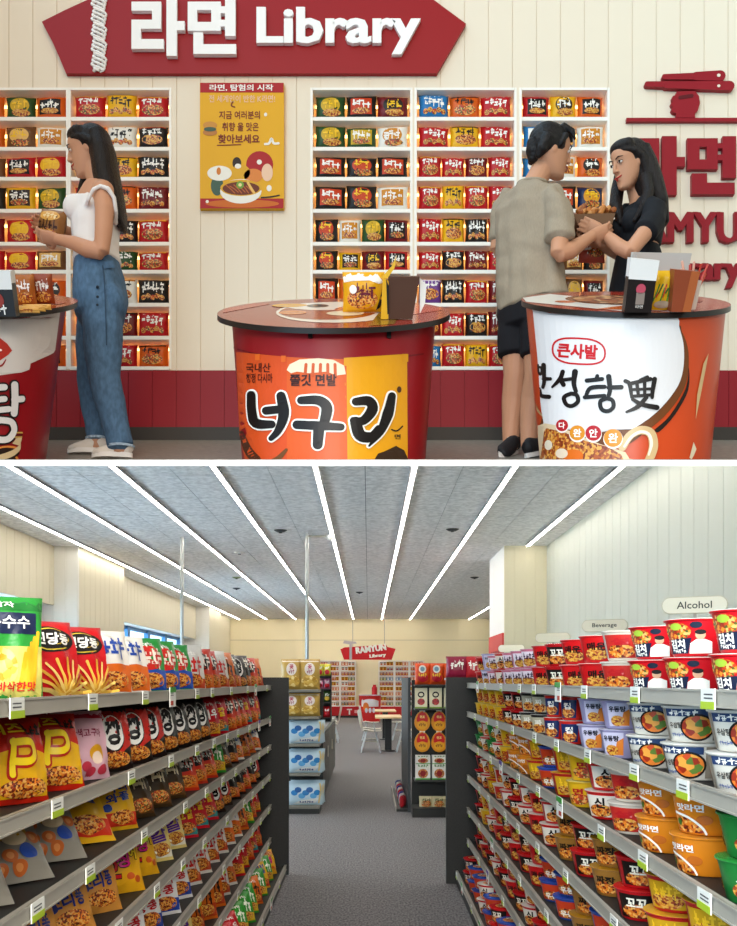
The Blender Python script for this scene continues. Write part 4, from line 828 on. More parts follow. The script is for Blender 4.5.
# ---- woman in black, facing the man
loc = V((W(637, 458, 5.25).x, 5.25, floorZ(5.25)))
S = V((.40, -.92, 0)); m = MB(); Yc = 5.25
T = [W(637, 330, Yc), W(638, 300, Yc), W(638, 278, Yc), W(638, 252, Yc), W(640, 232, Yc), W(642, 216, Yc), W(642, 206, Yc), W(639, 199, Yc)]
m.tube(T, [(.15, .11), (.165, .12), (.15, .108), (.122, .095), (.13, .1), (.14, .1), (.118, .07), (.05, .045)], skin, 24, S=S)
for d in (-.06, .06): m.ball(W(627, 226, 5.22)+S*d, (.055, .055, .055), skin)
m.tube([W(640, 201, Yc), W(636, 188, Yc), W(633, 176, Yc)], [.052, .046, .05], skin, 16)
hc = W(629.5, 165, 5.2); H = .235; q, B = head(m, hc, H, (-.90, -.42, -.32), (-.3, -.2, 1), skin)
m.tube([W(648, 207, 5.12), W(655, 214, 5.08), W(646, 232, 5.0), W(630, 252, 4.98)], [.042, .044, .042, .037], skin, 14); m.tube([W(630, 252, 4.98), W(620, 247, 5.0), W(611, 239, 5.04), W(604, 233, 5.07)], [.037, .038, .031, .024], skin, 14)
hand(m, W(604, 233, 5.07), (-.9, .1, .45), (-.1, .8, .5), skin, .165, 1, .4)
m.tube([W(632, 209, 5.36), W(622, 228, 5.38), W(620, 254, 5.36)], [.048, .043, .036], skin, 14); m.tube([W(620, 254, 5.36), W(612, 250, 5.3), W(602, 245, 5.22)], [.036, .034, .024], skin, 14)
hand(m, W(602, 245, 5.22), (-1, -.1, .1), (0, -.3, .9), skin, .165, -1, .4)
for L in ([W(642, 320, 5.2), W(642, 385, 5.2), W(642, 447, 5.2)], [W(632, 320, 5.32), W(632, 385, 5.32), W(632, 446, 5.32)]): m.tube(L, [.085, .055, .036], skin, 14)
person = remesh(m, 'person', .0048, loc, 5, .5); tag(person, 'smiling woman with long dark hair in a short-sleeved black top, facing the man', 'person')
face(person, loc, q, B, H, 'b8332c', .03)
m = MB(); bt = M('15161a', .8, bump=.3, bs=12)
m.tube([W(638.5, 248, Yc), W(639, 240, Yc), W(640, 230, Yc), W(641, 218, Yc), W(642, 209, Yc)], [(.134, .104), (.142, .108), (.15, .112), (.155, .108), (.13, .08)], bt, 24, S=S)
for d in (-.06, .06): m.ball(W(627, 226, 5.22)+S*d, (.066, .064, .064), bt)
m.tube([W(644, 206, 5.15), W(655, 212, 5.08), W(653, 222, 5.045), W(646, 232, 5.0)], [.062, .066, .064, .062], bt, 16); m.tube([W(633, 209, 5.35), W(625, 222, 5.38), W(622, 234, 5.38)], [.058, .056, .054], bt, 14)
cloth(m, 'black_top', person, loc, bt, .006, 3)
m = MB(); m.tube([W(638, 252, Yc), W(638.5, 262, Yc), W(638, 285, Yc), W(638, 320, Yc), W(638, 400, Yc)], [(.13, .1), (.145, .112), (.172, .13), (.18, .14), (.2, .17)], bt, 24, S=S); cloth(m, 'black_skirt', person, loc, bt, .008, 3)
for a, b in (((650, 456, 5.17), (630, 458, 5.08)), ((640, 455, 5.32), (622, 456, 5.24))): shoe(person, loc, fz(W(*a)), fz(W(*b)), M('1b1a1c', .6), M('2a2826', .5), (.5, -.86, 0))
m = MB(); m.ball(q(0, -.15, .12), (.365*H, .41*H, .43*H), hairm, 20, 14, B)
for s_ in (-1, 1): m.tube([q(s_*.03, .31, .31), q(s_*.19, .25, .28), q(s_*.305, .08, .22), q(s_*.355, -.09, .04), q(s_*.36, -.12, -.3)], [.03*H, .045*H, .08*H, .085*H, .09*H], hairm, 10)
m.ball(q(0, .09, .38), (.29*H, .27*H, .17*H), hairm, 18, 12, B); m.ball(q(-.2, .1, .38), (.14*H, .14*H, .13*H), hairm, 12, 8, B); m.ball(q(.2, .1, .38), (.14*H, .14*H, .13*H), hairm, 12, 8, B); m.tube([W(637, 152, 5.22), W(642, 168, 5.22), W(648, 188, 5.22), W(656, 208, 5.2), W(664, 226, 5.19)], [(.085, .06), (.1, .07), (.105, .07), (.09, .055), (.045, .02)], hairm, 16, S=S)
m.tube([W(622, 172, 5.3), W(618, 190, 5.28), W(616, 206, 5.25), W(622, 224, 5.2)], [.035, .036, .036, .014], hairm, 10); m.tube([W(646, 175, 5.13), W(649, 192, 5.1), W(645, 206, 5.08), W(634, 222, 5.1)], [.03, .03, .026, .01], hairm, 10)
cloth(m, 'hair', person, loc, hairm, .006, 3)
# things they hold
r = empty('snack_tray', W(596, 226, 5.2), 'brown open snack tray held between the man and the woman in black', 'tray'); L0 = r.location
m = MB(); m.prism([W(x, y, 5.12) for x, y in ((578, 224), (612, 226), (616, 213), (574, 214))], (0, .16, 0), M('6a4a30', .6)); fin(m, 'tray', r, 0)
m = MB(); rr = random.Random(3)
for k in range(14): m.tube([W(578+2.5*k, 213+rr.uniform(-2, 2), 5.13+rr.uniform(0, .14)), W(582+2.5*k, 209+rr.uniform(-3, 2), 5.13+rr.uniform(0, .14))], .014, M(['c07a3a', '9a5424', 'd89a5a'][k % 3], .5), 8)
fin(m, 'snack_filling', r)
m, f = pillow(.14, .13, .07, foil('b04a3a'), 3, seed=44); art(m, s_squig(0, .1, 1.3, 1.0, 8, 4), white_ink, f, .002); art(m, s_ell(.2, -.3, .6, .4), FOODS[2], f, .002)
o = m.build('noodle_packet'); o.location = W(592, 263, 5.3); tag(o, 'red and white noodle packet held low between the two visitors', 'noodle packet')
# ------------------------------------------------------------------ shop gondolas
dark = M('2b2b29', .55, speck=.12, ss=120); steel = M('a8a397', .42, metal=.1); tagw = M('e8e8e0', .5); tagg = M('a9c22e', .5); tagp = M('5a3aa0', .5)
def gondola(label, sgn, xf, xb, xbase, y0, y1, tiers, endx, name='shelving_gondola'):
    """sgn: +1 shelf faces +X (left of the aisle), -1 faces -X"""
    r = empty(name, ((xf+xb)/2, (y0+y1)/2, 0), label, 'shelving', 'long shelving gondolas'); L = r.location
    def bb(nm, x0, x1, a, b, z0, z1, mat, par=r):
        m = MB(); m.bx(x0, x1, a, b, z0, z1, mat); o = m.build(nm, None, L, 0); o.parent = par; o.location = (0, 0, 0); return o
    bb('back_panel', xb, xb-sgn*.03, y0, y1, .1, tiers[0]+.06, dark)
    bb('end_panel', xb, endx, y1+.002, y1+.05, 0, 1.52, dark)
    bb('base', xb, xbase, y0, y1, 0, tiers[-1]-.02, dark)
    for i, z in enumerate(tiers):
        x1 = xbase if i == len(tiers)-1 else xf
        s = bb('shelf', xb, x1-sgn*.012, y0, y1, z-.018, z-.001, dark if i else M('6d6b66', .5))
        m = MB(); m.bx(x1-sgn*.014, x1, y0, y1, z-.02, z+.018, steel); m.bx(x1-sgn*.002, x1+sgn*.003, y0, y1, z+.013, z+.018, steel); m.bx(x1-sgn*.002, x1+sgn*.003, y0, y1, z-.02, z-.016, steel)
        o = m.build('shelf_edge', None, L, 0); o.parent = s; o.location = (0, 0, 0)
        rr = random.Random(i*7+int(sgn)); y = y0+rr.uniform(.2, .6)
        while y < y1-.1:
            m = MB(); xx = x1+sgn*.004; w = .085; big = rr.random() < .15
            if big: m.bx(xx, xx+sgn*.003, y, y+.11, z-.045, z+.03, tagw); m.bx(xx+sgn*.003, xx+sgn*.004, y, y+.11, z+.01, z+.03, tagp if rr.random() < .5 else M('3f9a3a', .5))
            else: m.bx(xx, xx+sgn*.003, y, y+w, z-.024, z+.020, tagw); m.bx(xx+sgn*.003, xx+sgn*.004, y, y+w, z-.024, z-.008, tagg)
            for k in range(2): m.bx(xx+sgn*.003, xx+sgn*.0038, y+.012, y+w*.75, z+.006-k*.008, z+.009-k*.008, M('5a5a5a', .6))
            if big: m.bx(xx+sgn*.003, xx+sgn*.0038, y+.012, y+.06, z-.038, z-.022, M('c04a3a', .6))
            o = m.build('price_tag', None, L, 0); o.parent = s; o.location = (0, 0, 0)
            y += rr.uniform(.42, .75)
    return r
TL = [1.443, 1.197, .985, .762, .526, .271, .06]
TR = [1.462, 1.252, 1.03, .787, .547, .32, .08]
gondola('long dark snack gondola with steel shelf edges on the window side of the aisle', 1, -.75, -1.16, -.634, 1.15, 7.7, TL, -.615)
gondola('long dark cup noodle gondola with steel shelf edges opposite the snack gondola', -1, .725, 1.16, .645, 1.15, 7.36, TR, .572)
# ---- snack bags
def ink(h): return M(h, .38)
BAGS = {}
def bag(name, colw, hexc, w, h, d, paint, p=2.6, seed=0, back=None):
    m, f = pillow(w, h, d, foil(hexc), p, seed=seed, nu=16, nv=16, wr=.012); paint(m, f); BAGS[name] = (m.mesh('snack_bag'), colw, w, h)
def bd(words, hw, hx2=None, circ=None, fd=0, sub=True, y=.35, th=.4, bandy=None):
    def paint(m, f):
        if hx2: art(m, s_rect(-.9, -.88, .9, bandy if bandy is not None else -.1), ink(hx2), f, .0012, .22)
        if circ: art(m, s_ell(0, y, .72, th*.95), ink(circ), f, .002)
        art(m, s_ell(.12, -.58, .6, .26), FOODS[fd], f, .003); art(m, s_ell(-.55, -.2, .22, .15), ink(hw), f, .0026)
        if words:
            for i, w_ in enumerate(words): art(m, s_text(w_, 0, y-i*th*1.05+(len(words)-1)*th*.5, th, 1.25, off=.03, rot=.12), ink(hw), f, .0045+.0004*i, .15)
        else: art(m, s_squig(0, y, 1.3, th*1.3, fd+3, 4), ink(hw), f, .004)
        if sub: art(m, s_squig(-.1, y+th*.9+.08, .9, .16, 9, 6), white_ink, f, .003)
    return paint
def p_box(m, f):
    art(m, s_rect(-.95, .72, .95, .95), ink('1f6b2c'), f, .001, .2); art(m, s_text('감자', -.2, .84, .12, .6), white_ink, f, .0025, .2)
    art(m, s_rect(-.85, .28, .7, .68), ink('1a2440'), f, .0015, .2); art(m, s_text('콘칩' if 0 else '옥수수', -.1, .5, .24, 1.2), white_ink, f, .003, .2)
    art(m, s_rect(-.9, -.9, .9, .05), ink('c9c060'), f, .0012, .2); art(m, s_ell(-.35, -.35, .5, .4), food(['e0b040', 'c8921c', 'f0d070'], 50, 'corn'), f, .002)
    for i in range(5): art(m, s_stroke([(.2+.1*i, -.7), (.35+.1*i, -.1+.1*i)], .1), ink('e0a020'), f, .003+.0004*i, .2)
    art(m, s_text('바삭한맛', .1, -.7, .18, 1.1), red_ink, f, .006, .2)
bag('greenbox', 'green', '2c8a35', .205, .31, .1, p_box, 5)
def p_red(m, f):
    art(m, s_ell(.02, .42, .74, .33), ink('17120f'), f, .0015); art(m, s_ell(.02, .42, .68, .28), ink('d8b83a'), f, .0022); art(m, s_ell(.02, .42, .64, .25), ink('17120f'), f, .0028)
    art(m, s_text('신당동', .02, .42, .3, 1.05, off=.035), white_ink, f, .004, .15)
    for i in range(11): a = .15+i*.28; art(m, s_stroke([(.35, -.92), (.35+math.cos(a)*.95*(1 if a < 1.6 else 1.2), -.92+math.sin(a)*.85)], .075), ink(['e8b84a', 'f0cc70', 'd89a30'][i % 3]), f, .003+.0003*i, .2)
bag('redfries', 'red', 'c4121a', .20, .235, .085, p_red, 4)
def p_P(m, f):
    art(m, s_poly([(-.9, -.88), (.9, -.88), (.9, .1), (.2, .3), (-.9, .1)]), ink('dba512'), f, .0012, .2); art(m, s_text('치즈', -.25, .72, .3, .9, off=.03), ink('f0d020'), f, .003, .15)
    art(m, s_squig(.5, .66, .6, .3, 3, 3), ink('1a1410'), f, .003)
    art(m, s_stroke([(-.3, -.35), (-.15, .4)], .3), ink('b02010'), f, .003, .2); art(m, s_stroke([(-.2, .38), (.3, .36), (.42, .12), (.2, -.08), (-.22, -.05)], .3), ink('b02010'), f, .0034, .2)
    art(m, s_stroke([(-.3, -.35), (-.15, .4)], .17), ink('f4d21a'), f, .005, .2); art(m, s_stroke([(-.2, .38), (.3, .36), (.42, .12), (.2, -.08), (-.22, -.05)], .17), ink('f4d21a'), f, .0054, .2)
    art(m, s_ell(.1, -.68, .75, .22), FOODS[0], f, .0045)
bag('cheeseP', 'red and yellow', 'b8200f', .2, .24, .09, p_P)
def p_pink(m, f):
    art(m, s_rect(-.97, .74, .97, .97), ink('a81230'), f, .001, .2); art(m, s_text('찐빵 과자' if 0 else '자색고구마', 0, .3, .24, 1.2, off=.02), ink('8a1a3a'), f, .003, .15)
    art(m, s_ell(.3, -.3, .28, .25), ink('d89a1c'), f, .0025); art(m, s_ell(.3, -.42, .2, .18), ink('ecd0b8'), f, .003)
    for x, y in ((-.5, -.5), (-.1, -.65), (-.65, -.75), (.55, -.75), (.1, -.8)): art(m, s_ell(x, y, .2, .14), ink('c8384a'), f, .0035)
bag('pink', 'pink', 'd9a9b4', .21, .24, .09, p_pink)
def p_kk(hx):
    def paint(m, f):
        art(m, s_poly([(-.6, .85), (.9, .95), (.95, -.2), (.1, -.6), (-.8, .1)]), ink(hx), f, .0012, .2); art(m, s_ell(.05, .15, .5, .62), ink('12100f'), f, .002); art(m, s_ell(.05, .15, .44, .56), white_ink, f, .0026)
        art(m, s_text('깡', .05, .15, .8, .6, off=.05), black_ink, f, .004, .15); art(m, s_rect(-.7, .6, -.2, .85), white_ink, f, .0036, .2); art(m, s_ell(.05, -.68, .75, .24), FOODS[0], f, .004)
    return paint
bag('kkred', 'black and red', '1c1412', .19, .235, .09, p_kk('c0241a')); bag('kkblack', 'black', '16120f', .19, .235, .09, p_kk('2a2522'))
def p_grey(m, f):
    art(m, s_text('인절미과자', -.1, .5, .3, 1.5, off=.03), ink('2a1d10'), f, .002, .15); art(m, s_ell(.15, .1, .4, .3), ink('c8962a'), f, .002); art(m, s_ell(.15, -.05, .3, .22), ink('e0c8a0'), f, .0026); art(m, s_ell(.4, -.42, .24, .2), ink('2a4aa0'), f, .0026)
    for x, y in ((-.5, -.1), (-.55, -.5), (-.1, -.5), (.1, -.75), (.65, -.05), (-.4, -.8)): art(m, s_ell(x, y, .2, .16), ink('c0622a'), f, .003); art(m, s_ell(x, y, .1, .08), ink('d98a4a'), f, .0036)
bag('greyround', 'grey', '8a8478', .215, .25, .09, p_grey)
bag('butter', 'yellow', 'd9a41a', .2, .23, .085, bd(['버터', '와플'], '1c3a8a', 'c8301c', None, 0, True, .35, .34, -.4))
bag('joripong', 'tan', 'c8883a', .21, .25, .09, bd(['조리퐁'], '1c2a7a', None, None, 0, False, -.02, .5))
def p_oj(m, f):
    art(m, s_ell(.15, .55, .7, .3), FOODS[0], f, .0015)
    for i, (c, hx, x, y, s) in enumerate((('오', 'c8161c', -.4, -.2, .62), ('징', 'd0187a', .05, .08, .5), ('어', 'f0c818', .5, .3, .42))):
        art(m, s_text(c, x, y, s*1.2, s*1.1, off=.08), ink('2a100c'), f, .003+.0004*i, .15); art(m, s_text(c, x, y, s*1.1, s, off=.035), ink(hx), f, .005+.0004*i, .15)
    for x, y in ((.3, -.5), (.6, -.62), (-.5, -.75)): art(m, s_ell(x, y, .16, .12), ink('c8561c'), f, .002)
bag('squid', 'yellow', 'e0a31a', .21, .25, .1, p_oj)
bag('shrimpchip', 'pale yellow', 'e8cf7a', .2, .25, .09, bd(['알'], '5a2a90', 'f0ead8', None, 1, True, .0, .6, -.6))
bag('redcone', 'red', 'c01626', .2, .25, .09, bd(['고깔'], 'f0c21a', '2a8a8a', None, 0, True, .05, .5, -.6))
bag('redbun', 'red and orange', 'c8301a', .2, .23, .09, bd(None, 'f0e6d8', 'd9661c', '1c1410', 0, True, .3, .45, -.3))
bag('greenbrown', 'green and brown', '3a2a16', .2, .235, .09, bd(None, 'e8d8b0', '5a3a1c', None, 2, True, .4, .45, -.3))
bag('bluesnack', 'green and blue', '2a8a3a', .19, .235, .085, bd(None, 'f0e0d0', '1c4aa8', 'c8241c', 0, True, .2, .45, -.2))
bag('whiteorange', 'white and orange', 'e4ddd2', .2, .235, .085, bd(None, '2a4aa0', 'd8641c', None, 0, True, .4, .4, -.1))
bag('bluepeanut', 'blue and white', 'dedcd8', .21, .24, .09, bd(['오징어', '땅콩'], 'c01c24', '1c3f9a', None, 0, True, .1, .36, -.4))
bag('whitered', 'white', 'd9d5cc', .2, .24, .09, bd(None, 'c8241c', 'c0401c', None, 0, True, .0, .5, -.5))
bag('orange', 'orange', 'd0651a', .2, .24, .09, bd(None, '1a1410', 'b03a16', None, 1, True, .05, .5, -.3))
bag('greenchip', 'green', '2f8a2c', .21, .24, .09, bd(None, 'f0f0e0', 'd9b01c', None, 1, True, .1, .5, -.4))
bag('redstripe', 'red and yellow', 'b81420', .2, .24, .09, bd(['새우'], 'f4f0e8', 'e0a81c', None, 0, True, .05, .5, -.4))
bag('blackorange', 'black and orange', '1a1512', .19, .24, .09, bd(None, 'f0e8d8', 'c8521a', None, 0, True, .4, .45, -.35))
ROWL = [
 ['redfries', 'redfries', 'whiteorange', 'whiteorange', 'bluesnack', 'bluesnack', 'bluesnack', 'whitered', 'redbun', 'redbun', 'whitered', 'orange', 'blackorange', 'kkblack', 'blackorange', 'redbun', 'orange'],
 ['cheeseP', 'cheeseP', 'pink', 'kkred', 'kkred', 'kkred', 'kkblack', 'kkblack', 'kkblack', 'kkblack', 'redstripe', 'redcone', 'redbun', 'redbun', 'redbun', 'redcone', 'redbun', 'redcone'],
 ['greyround', 'greyround', 'butter', 'butter', 'greenbrown', 'greenbrown', 'greenbrown', 'redbun', 'redbun', 'redbun', 'greenchip', 'greenbrown', 'blackorange', 'whiteorange', 'orange', 'orange', 'whiteorange'],
 ['joripong', 'joripong', 'squid', 'squid', 'shrimpchip', 'shrimpchip', 'redcone', 'redcone', 'redcone', 'kkred', 'kkred', 'blackorange', 'blackorange', 'redbun', 'blackorange', 'kkred'],
 ['bluepeanut', 'bluepeanut', 'bluepeanut', 'bluepeanut', 'bluepeanut', 'whitered', 'whitered', 'whitered', 'whitered', 'whiteorange', 'whiteorange', 'orange', 'greenchip', 'redbun', 'redstripe'],
 ['bluepeanut', 'greenchip', 'greenchip', 'shrimpchip', 'shrimpchip', 'orange', 'orange', 'orange', 'whitered', 'whiteorange', 'redstripe', 'redstripe', 'redbun', 'redcone', 'redbun'],
 ['squid', 'squid', 'redbun', 'redstripe', 'redstripe', 'redstripe', 'redstripe', 'greenchip', 'greenchip', 'greenchip', 'orange', 'greenchip', 'butter', 'greenchip', 'squid']]
rnd = random.Random(11)
SN = ['top', 'second', 'third', 'fourth', 'fifth', 'sixth', 'bottom']
def put_bag(kind, x, y, z, rz, tilt, s, label, group, seed=0):
    me, cw, w, h = BAGS[kind]; o = bpy.data.objects.new('snack_bag', me); COL.objects.link(o)
    o.rotation_euler = (-tilt, 0, rz); sc_ = s if isinstance(s, tuple) else (s, s, s); o.scale = sc_
    st, ct = math.sin(tilt), math.cos(tilt); lo = min(v.co.z*sc_[2]*ct-v.co.y*sc_[1]*st for v in me.vertices)
    o.location = (x, y, z-lo+.0015); return tag(o, label, 'snack bag', group)
o = put_bag('greenbox', -.84, 2.33, TL[0]+.002, .62, .03, .8, 'green upright potato snack bag at the near end of the top snack shelf', 'snack bags on the long gondola')
starts = [2.68, 2.42, 2.2, 2.55, 2.95, 3.4, 3.9]
for ti, row in enumerate(ROWL):
    xf = -.634 if ti == 6 else -.75; z = TL[ti]; y = starts[ti]; n_ = max(len(row), round((7.62-y)/.295)); row = [row[int(i*len(row)/n_)] for i in range(n_)]; step = (7.62-y)/n_; gap = ([1.62]+TL)[ti]-z if ti else .3
    for k, kind in enumerate(row):
        me, cw, w, h = BAGS[kind]; tilt = rnd.uniform(.2, .34) if ti < 2 else (rnd.uniform(.3, .46) if ti > 2 or k > 3 else .7)
        s = .95 if ti == 0 else 1.05; s = min(s, (gap-.022)/(h*math.cos(tilt)+.02)); s = (s*1.12*rnd.uniform(.94, 1.06), s*1.15, s)
        rz = rnd.uniform(.72, .95)
        put_bag(kind, xf-.105-(.03 if ti == 2 and k < 4 else 0), y, z, rz, tilt, s, f'{cw} snack bag, {ORD[k]} from near end of the {SN[ti]} snack shelf front', 'snack bags on the long gondola')
        y += step
    y = starts[ti]+.2; k2 = 0
    while y < 7.5 and ti < 6:
        kind = row[min(len(row)-1, int((y-starts[ti])/step))]; me, cw, w, h = BAGS[kind]; s = min(.88, (gap-.03)/(h*.97))
        put_bag(kind, xf-.27, y, z, rnd.uniform(.6, .9), .12, s, f'rear-row {cw} snack bag, {ORD[k2]} from near end of {SN[ti]} snack shelf', 'snack bags on the long gondola'); y += .56; k2 += 1
# ---- cup noodles
CUPS = {}
def cup(name, colw, hexc, lidhex, r0, r1, h, paint):
    m = MB(); m.lathe([(0, 0), (r0*.94, 0), (r0, .004), (r0+(r1-r0)*.85, h*.88), (r1*.985, h*.93), (r1*1.03, h*.94), (r1*1.045, h*.965), (r1*1.03, h*.985)], M(hexc, .35), 28)
    def f(a, v, lay): rr = r0+(r1-r0)*(v*.88/.95)+lay+.0006; return V((rr*math.sin(a), -rr*math.cos(a), v*h*.93+.002))
    paint(m, f); body = m.mesh('noodle_cup')
    m = MB(); m.lathe([(r1*1.04, h*.98), (r1*1.04, h*.99), (r1*.97, h*1.0), (0, h*1.0)], M(lidhex, .25), 28)
    ft = lambda u, v, lay: V((u*r1, v*r1, h*1.0+lay)); art(m, s_ell(0, 0, .6, .6), FOODS[0], ft, .0008); art(m, s_squig(0, .3, 1.0, .4, 4, 4), white_ink, ft, .0016)
    CUPS[name] = (body, m.mesh('lid'), colw, r1, h)
def a_rect(a0, a1, v0, v1): return s_rect(a0, v0, a1, v1)
def cp(word, hw, hx=None, pic=True, fd=0, tw=1.1, ty=.62, th=.3, repeat=True):
    def paint(m, f):
        for c in ((0, 2.1, 4.2) if repeat else (0,)):
            if hx: art(m, a_rect(c-.75, c+.75, .08, .9), M(hx, .35), f, .0006, .25)
            if pic: art(m, s_ell(c, .32, .62, .24), FOODS[fd], f, .0014)
            if word: art(m, s_text(word, c, ty, th, tw, off=.035), M(hw, .35), f, .002, .2)
            else: art(m, s_squig(c, ty, tw, th*1.2, fd+2, 4), M(hw, .35), f, .002)
    return paint
def p_chef(m, f):
    for c in (-.35, 1.75, 3.85):
        art(m, s_ell(c-.35, .68, .55, .26), FOODS[2], f, .0008); art(m, s_ell(c-.3, .82, .22, .1), M('9ab83a', .4), f, .0014); art(m, s_poly([(c-.75, .06), (c+.05, .06), (c+.2, .5), (c-.6, .46)]), M('17203a', .35), f, .0012, .2)
        art(m, s_text('김치', c-.32, .33, .26, .6, off=.04), white_ink, f, .0022, .2); art(m, s_squig(c-.3, .14, .6, .1, 5, 6), white_ink, f, .002)
        art(m, s_poly([(c+.1, .06), (c+.85, .06), (c+.82, .38), (c+.6, .46), (c+.35, .46), (c+.15, .34)]), white_ink, f, .0014, .2); art(m, s_ell(c+.47, .58, .15, .13), M('d0a080', .5), f, .002); art(m, s_ell(c+.47, .66, .16, .07), M('1a1412', .5), f, .0026)
        art(m, s_ell(c+.35, .86, .17, .09), M('141c30', .4), f, .0016)
cup('kimchi', 'red', 'c4121e', 'dcd6cc', .057, .074, .088, p_chef)
def p_white(m, f):
    for c in (0, 2.1, 4.2):
        art(m, a_rect(c-1.0, c+.55, .74, .96), M('2a3f66', .35), f, .0007, .25); art(m, s_squig(c-.35, .85, .9, .14, 4, 5), white_ink, f, .0016); art(m, a_rect(c+.62, c+1.05, .04, .96), M('8a7f70', .4), f, .0007, .25)
        art(m, s_ell(c+.1, .42, .55, .4), M('1c1714', .35), f, .001); art(m, s_ell(c+.1, .42, .48, .34), food(['c8481a', 'e07a2a', '9a2a10', 'e8a040', '5a7a2a'], 70, 'jjigae'), f, .0017); art(m, s_text('우삼탕', c-.62, .48, .18, .5, off=.02), M('2a2018', .4), f, .0022, .2); art(m, s_squig(c-.6, .2, .5, .1, 6, 5), M('5a6a9a', .4), f, .0016)
cup('whitenavy', 'white and navy', 'd9d4c8', 'e4e0d8', .058, .075, .088, p_white)
def p_or(m, f):
    for c in (-.3, 1.8, 3.9):
        art(m, s_text('맛라면', c-.1, .72, .2, .9, off=.03), white_ink, f, .002, .2); art(m, s_poly([(c-.7, .1), (c-.7, .5), (c-.2, .42), (c+.2, .22), (c+.35, .04), (c-.4, .04)]), FOODS[0], f, .0012, .2); art(m, s_stroke([(c-.7, .55), (c-.15, .45), (c+.25, .22), (c+.4, .03)], .07), white_ink, f, .002, .2); art(m, s_ell(c+.35, .4, .25, .13), M('b8621c', .4), f, .0012); art(m, s_ell(c-.55, .3, .1, .1), M('3f6a2a', .4), f, .002)
cup('orange', 'orange', 'd9801c', 'd98a2a', .058, .074, .09, p_or)
def p_pur(m, f):
    for c in (0, 2.1, 4.2): art(m, a_rect(c-.6, c+.5, .08, .94), M('c9c4da', .35), f, .0007, .25); art(m, s_poly([(c+.05, .1), (c+.5, .1), (c+.5, .75), (c+.2, .6)]), M('d97a2a', .4), f, .0012, .2); art(m, s_ell(c-.1, .28, .35, .2), FOODS[1], f, .0018); art(m, s_text('우동탕', c-.1, .72, .22, .8, off=.04), M('1c1a2a', .4), f, .0024, .2)
cup('purple', 'lilac', '9a94b8', 'c8c4d0', .054, .07, .098, p_pur)
cup('redlid', 'red', 'b8151c', 'c41a1c', .055, .072, .088, cp('꼬꼬', 'f0ead8', '1a1210', True, 0, .8)); cup('redwhite', 'red', 'c01a1e', 'd8d0c4', .054, .071, .09, cp('신', '14100e', 'dfd6c8', True, 0, .5, .62, .4))
cup('brown', 'brown', '9a6a2c', 'a8761c', .054, .072, .088, cp('짜장', '1a120c', None, True, 0, .9)); cup('redyellow', 'red and yellow', 'b4201c', 'd8a02a', .056, .074, .092, cp(None, 'f0c02a', 'c89a1c', True, 1, .9))
cup('blue', 'blue', '2a4a9a', '2a4aa0', .054, .072, .085, cp('우동', 'f0ece0', 'c03a1c', True, 0, .9, .3)); cup('green', 'green', '1f7a35', '2a8a3a', .055, .073, .088, cp('사발', 'f0f0e8', None, True, 1, .9)); cup('white', 'white', 'dcd8cc', 'e2ddd2', .053, .07, .085, cp('큰', 'b01c24', None, True, 0, .5))
cup('tallred', 'red', 'c8241a', 'd8d4cc', .045, .056, .112, cp('컵', 'f2eee4', '1a2a5a', True, 0, .6)); cup('yellow', 'yellow', 'd8a81c', 'd8c87a', .05, .064, .09, cp('면', 'a81c1c', None, True, 2, .6)); cup('black', 'black and white', '2a2624', 'c8c4bc', .05, .064, .098, cp('짜', 'e8e2d4', 'b0a890', True, 0, .6)); cup('redblack', 'red', 'c4161a', 'cfc8bc', .055, .071, .09, cp('매운', '14100e', None, True, 1, .9)); cup('pinkcup', 'pink', 'c86a84', 'd8ccd0', .05, .064, .088, cp(None, '3a1a3a', 'e0d4dc', True, 1, .9)); cup('redcream', 'red and cream', 'd0c4b4', 'd8d2c6', .055, .072, .09, cp('설', 'b01c22', 'b82a24', True, 0, .8, .66, .26))
ROWR = [
 ['kimchi', 'kimchi', 'kimchi', 'redcream', 'redblack', 'redblack', 'redlid', 'redblack', 'pinkcup', 'pinkcup', 'pinkcup', 'redwhite', 'pinkcup', 'purple', 'redblack'],
 ['whitenavy', 'whitenavy', 'whitenavy', 'purple', 'purple', 'tallred', 'tallred', 'black', 'black', 'redlid', 'redlid', 'yellow', 'yellow', 'yellow', 'yellow'],
 ['green', 'orange', 'orange', 'redcream', 'redwhite', 'yellow', 'redyellow', 'blue', 'redyellow', 'orange', 'orange', 'yellow', 'redwhite', 'green', 'redwhite', 'green'],
 ['redyellow', 'redyellow', 'redlid', 'brown', 'redlid', 'brown', 'redwhite', 'redblack', 'redwhite', 'redlid', 'redwhite', 'redcream', 'redyellow', 'redwhite', 'redlid'],
 ['white', 'blue', 'blue', 'brown', 'blue', 'blue', 'redblack', 'redlid', 'redblack', 'redlid', 'redblack', 'redwhite', 'yellow', 'redlid'],
 ['white', 'redlid', 'redyellow', 'redyellow', 'redlid', 'redwhite', 'redlid', 'redblack', 'redlid', 'redwhite', 'redlid', 'redblack', 'redlid'],
 ['blue', 'blue', 'redwhite', 'blue', 'blue', 'redlid', 'blue', 'redwhite', 'blue', 'blue', 'redlid']]
def put_cup(kind, x, y, z, rz, label, s=1.0):
    b, l, cw, r1, h = CUPS[kind]; o = bpy.data.objects.new('noodle_cup', b); COL.objects.link(o); o.location = (x, y, z); o.rotation_euler = (0, 0, rz); o.scale = (s, s, s)
    o.scale = (s*1.13, s*1.13, s); c = bpy.data.objects.new('lid', l); COL.objects.link(c); c.parent = o; return tag(o, label, 'noodle cup', 'noodle cups on the long gondola')
rnd = random.Random(5)
st = [2.16, 2.18, 2.12, 2.35, 2.7, 3.3, 4.0]
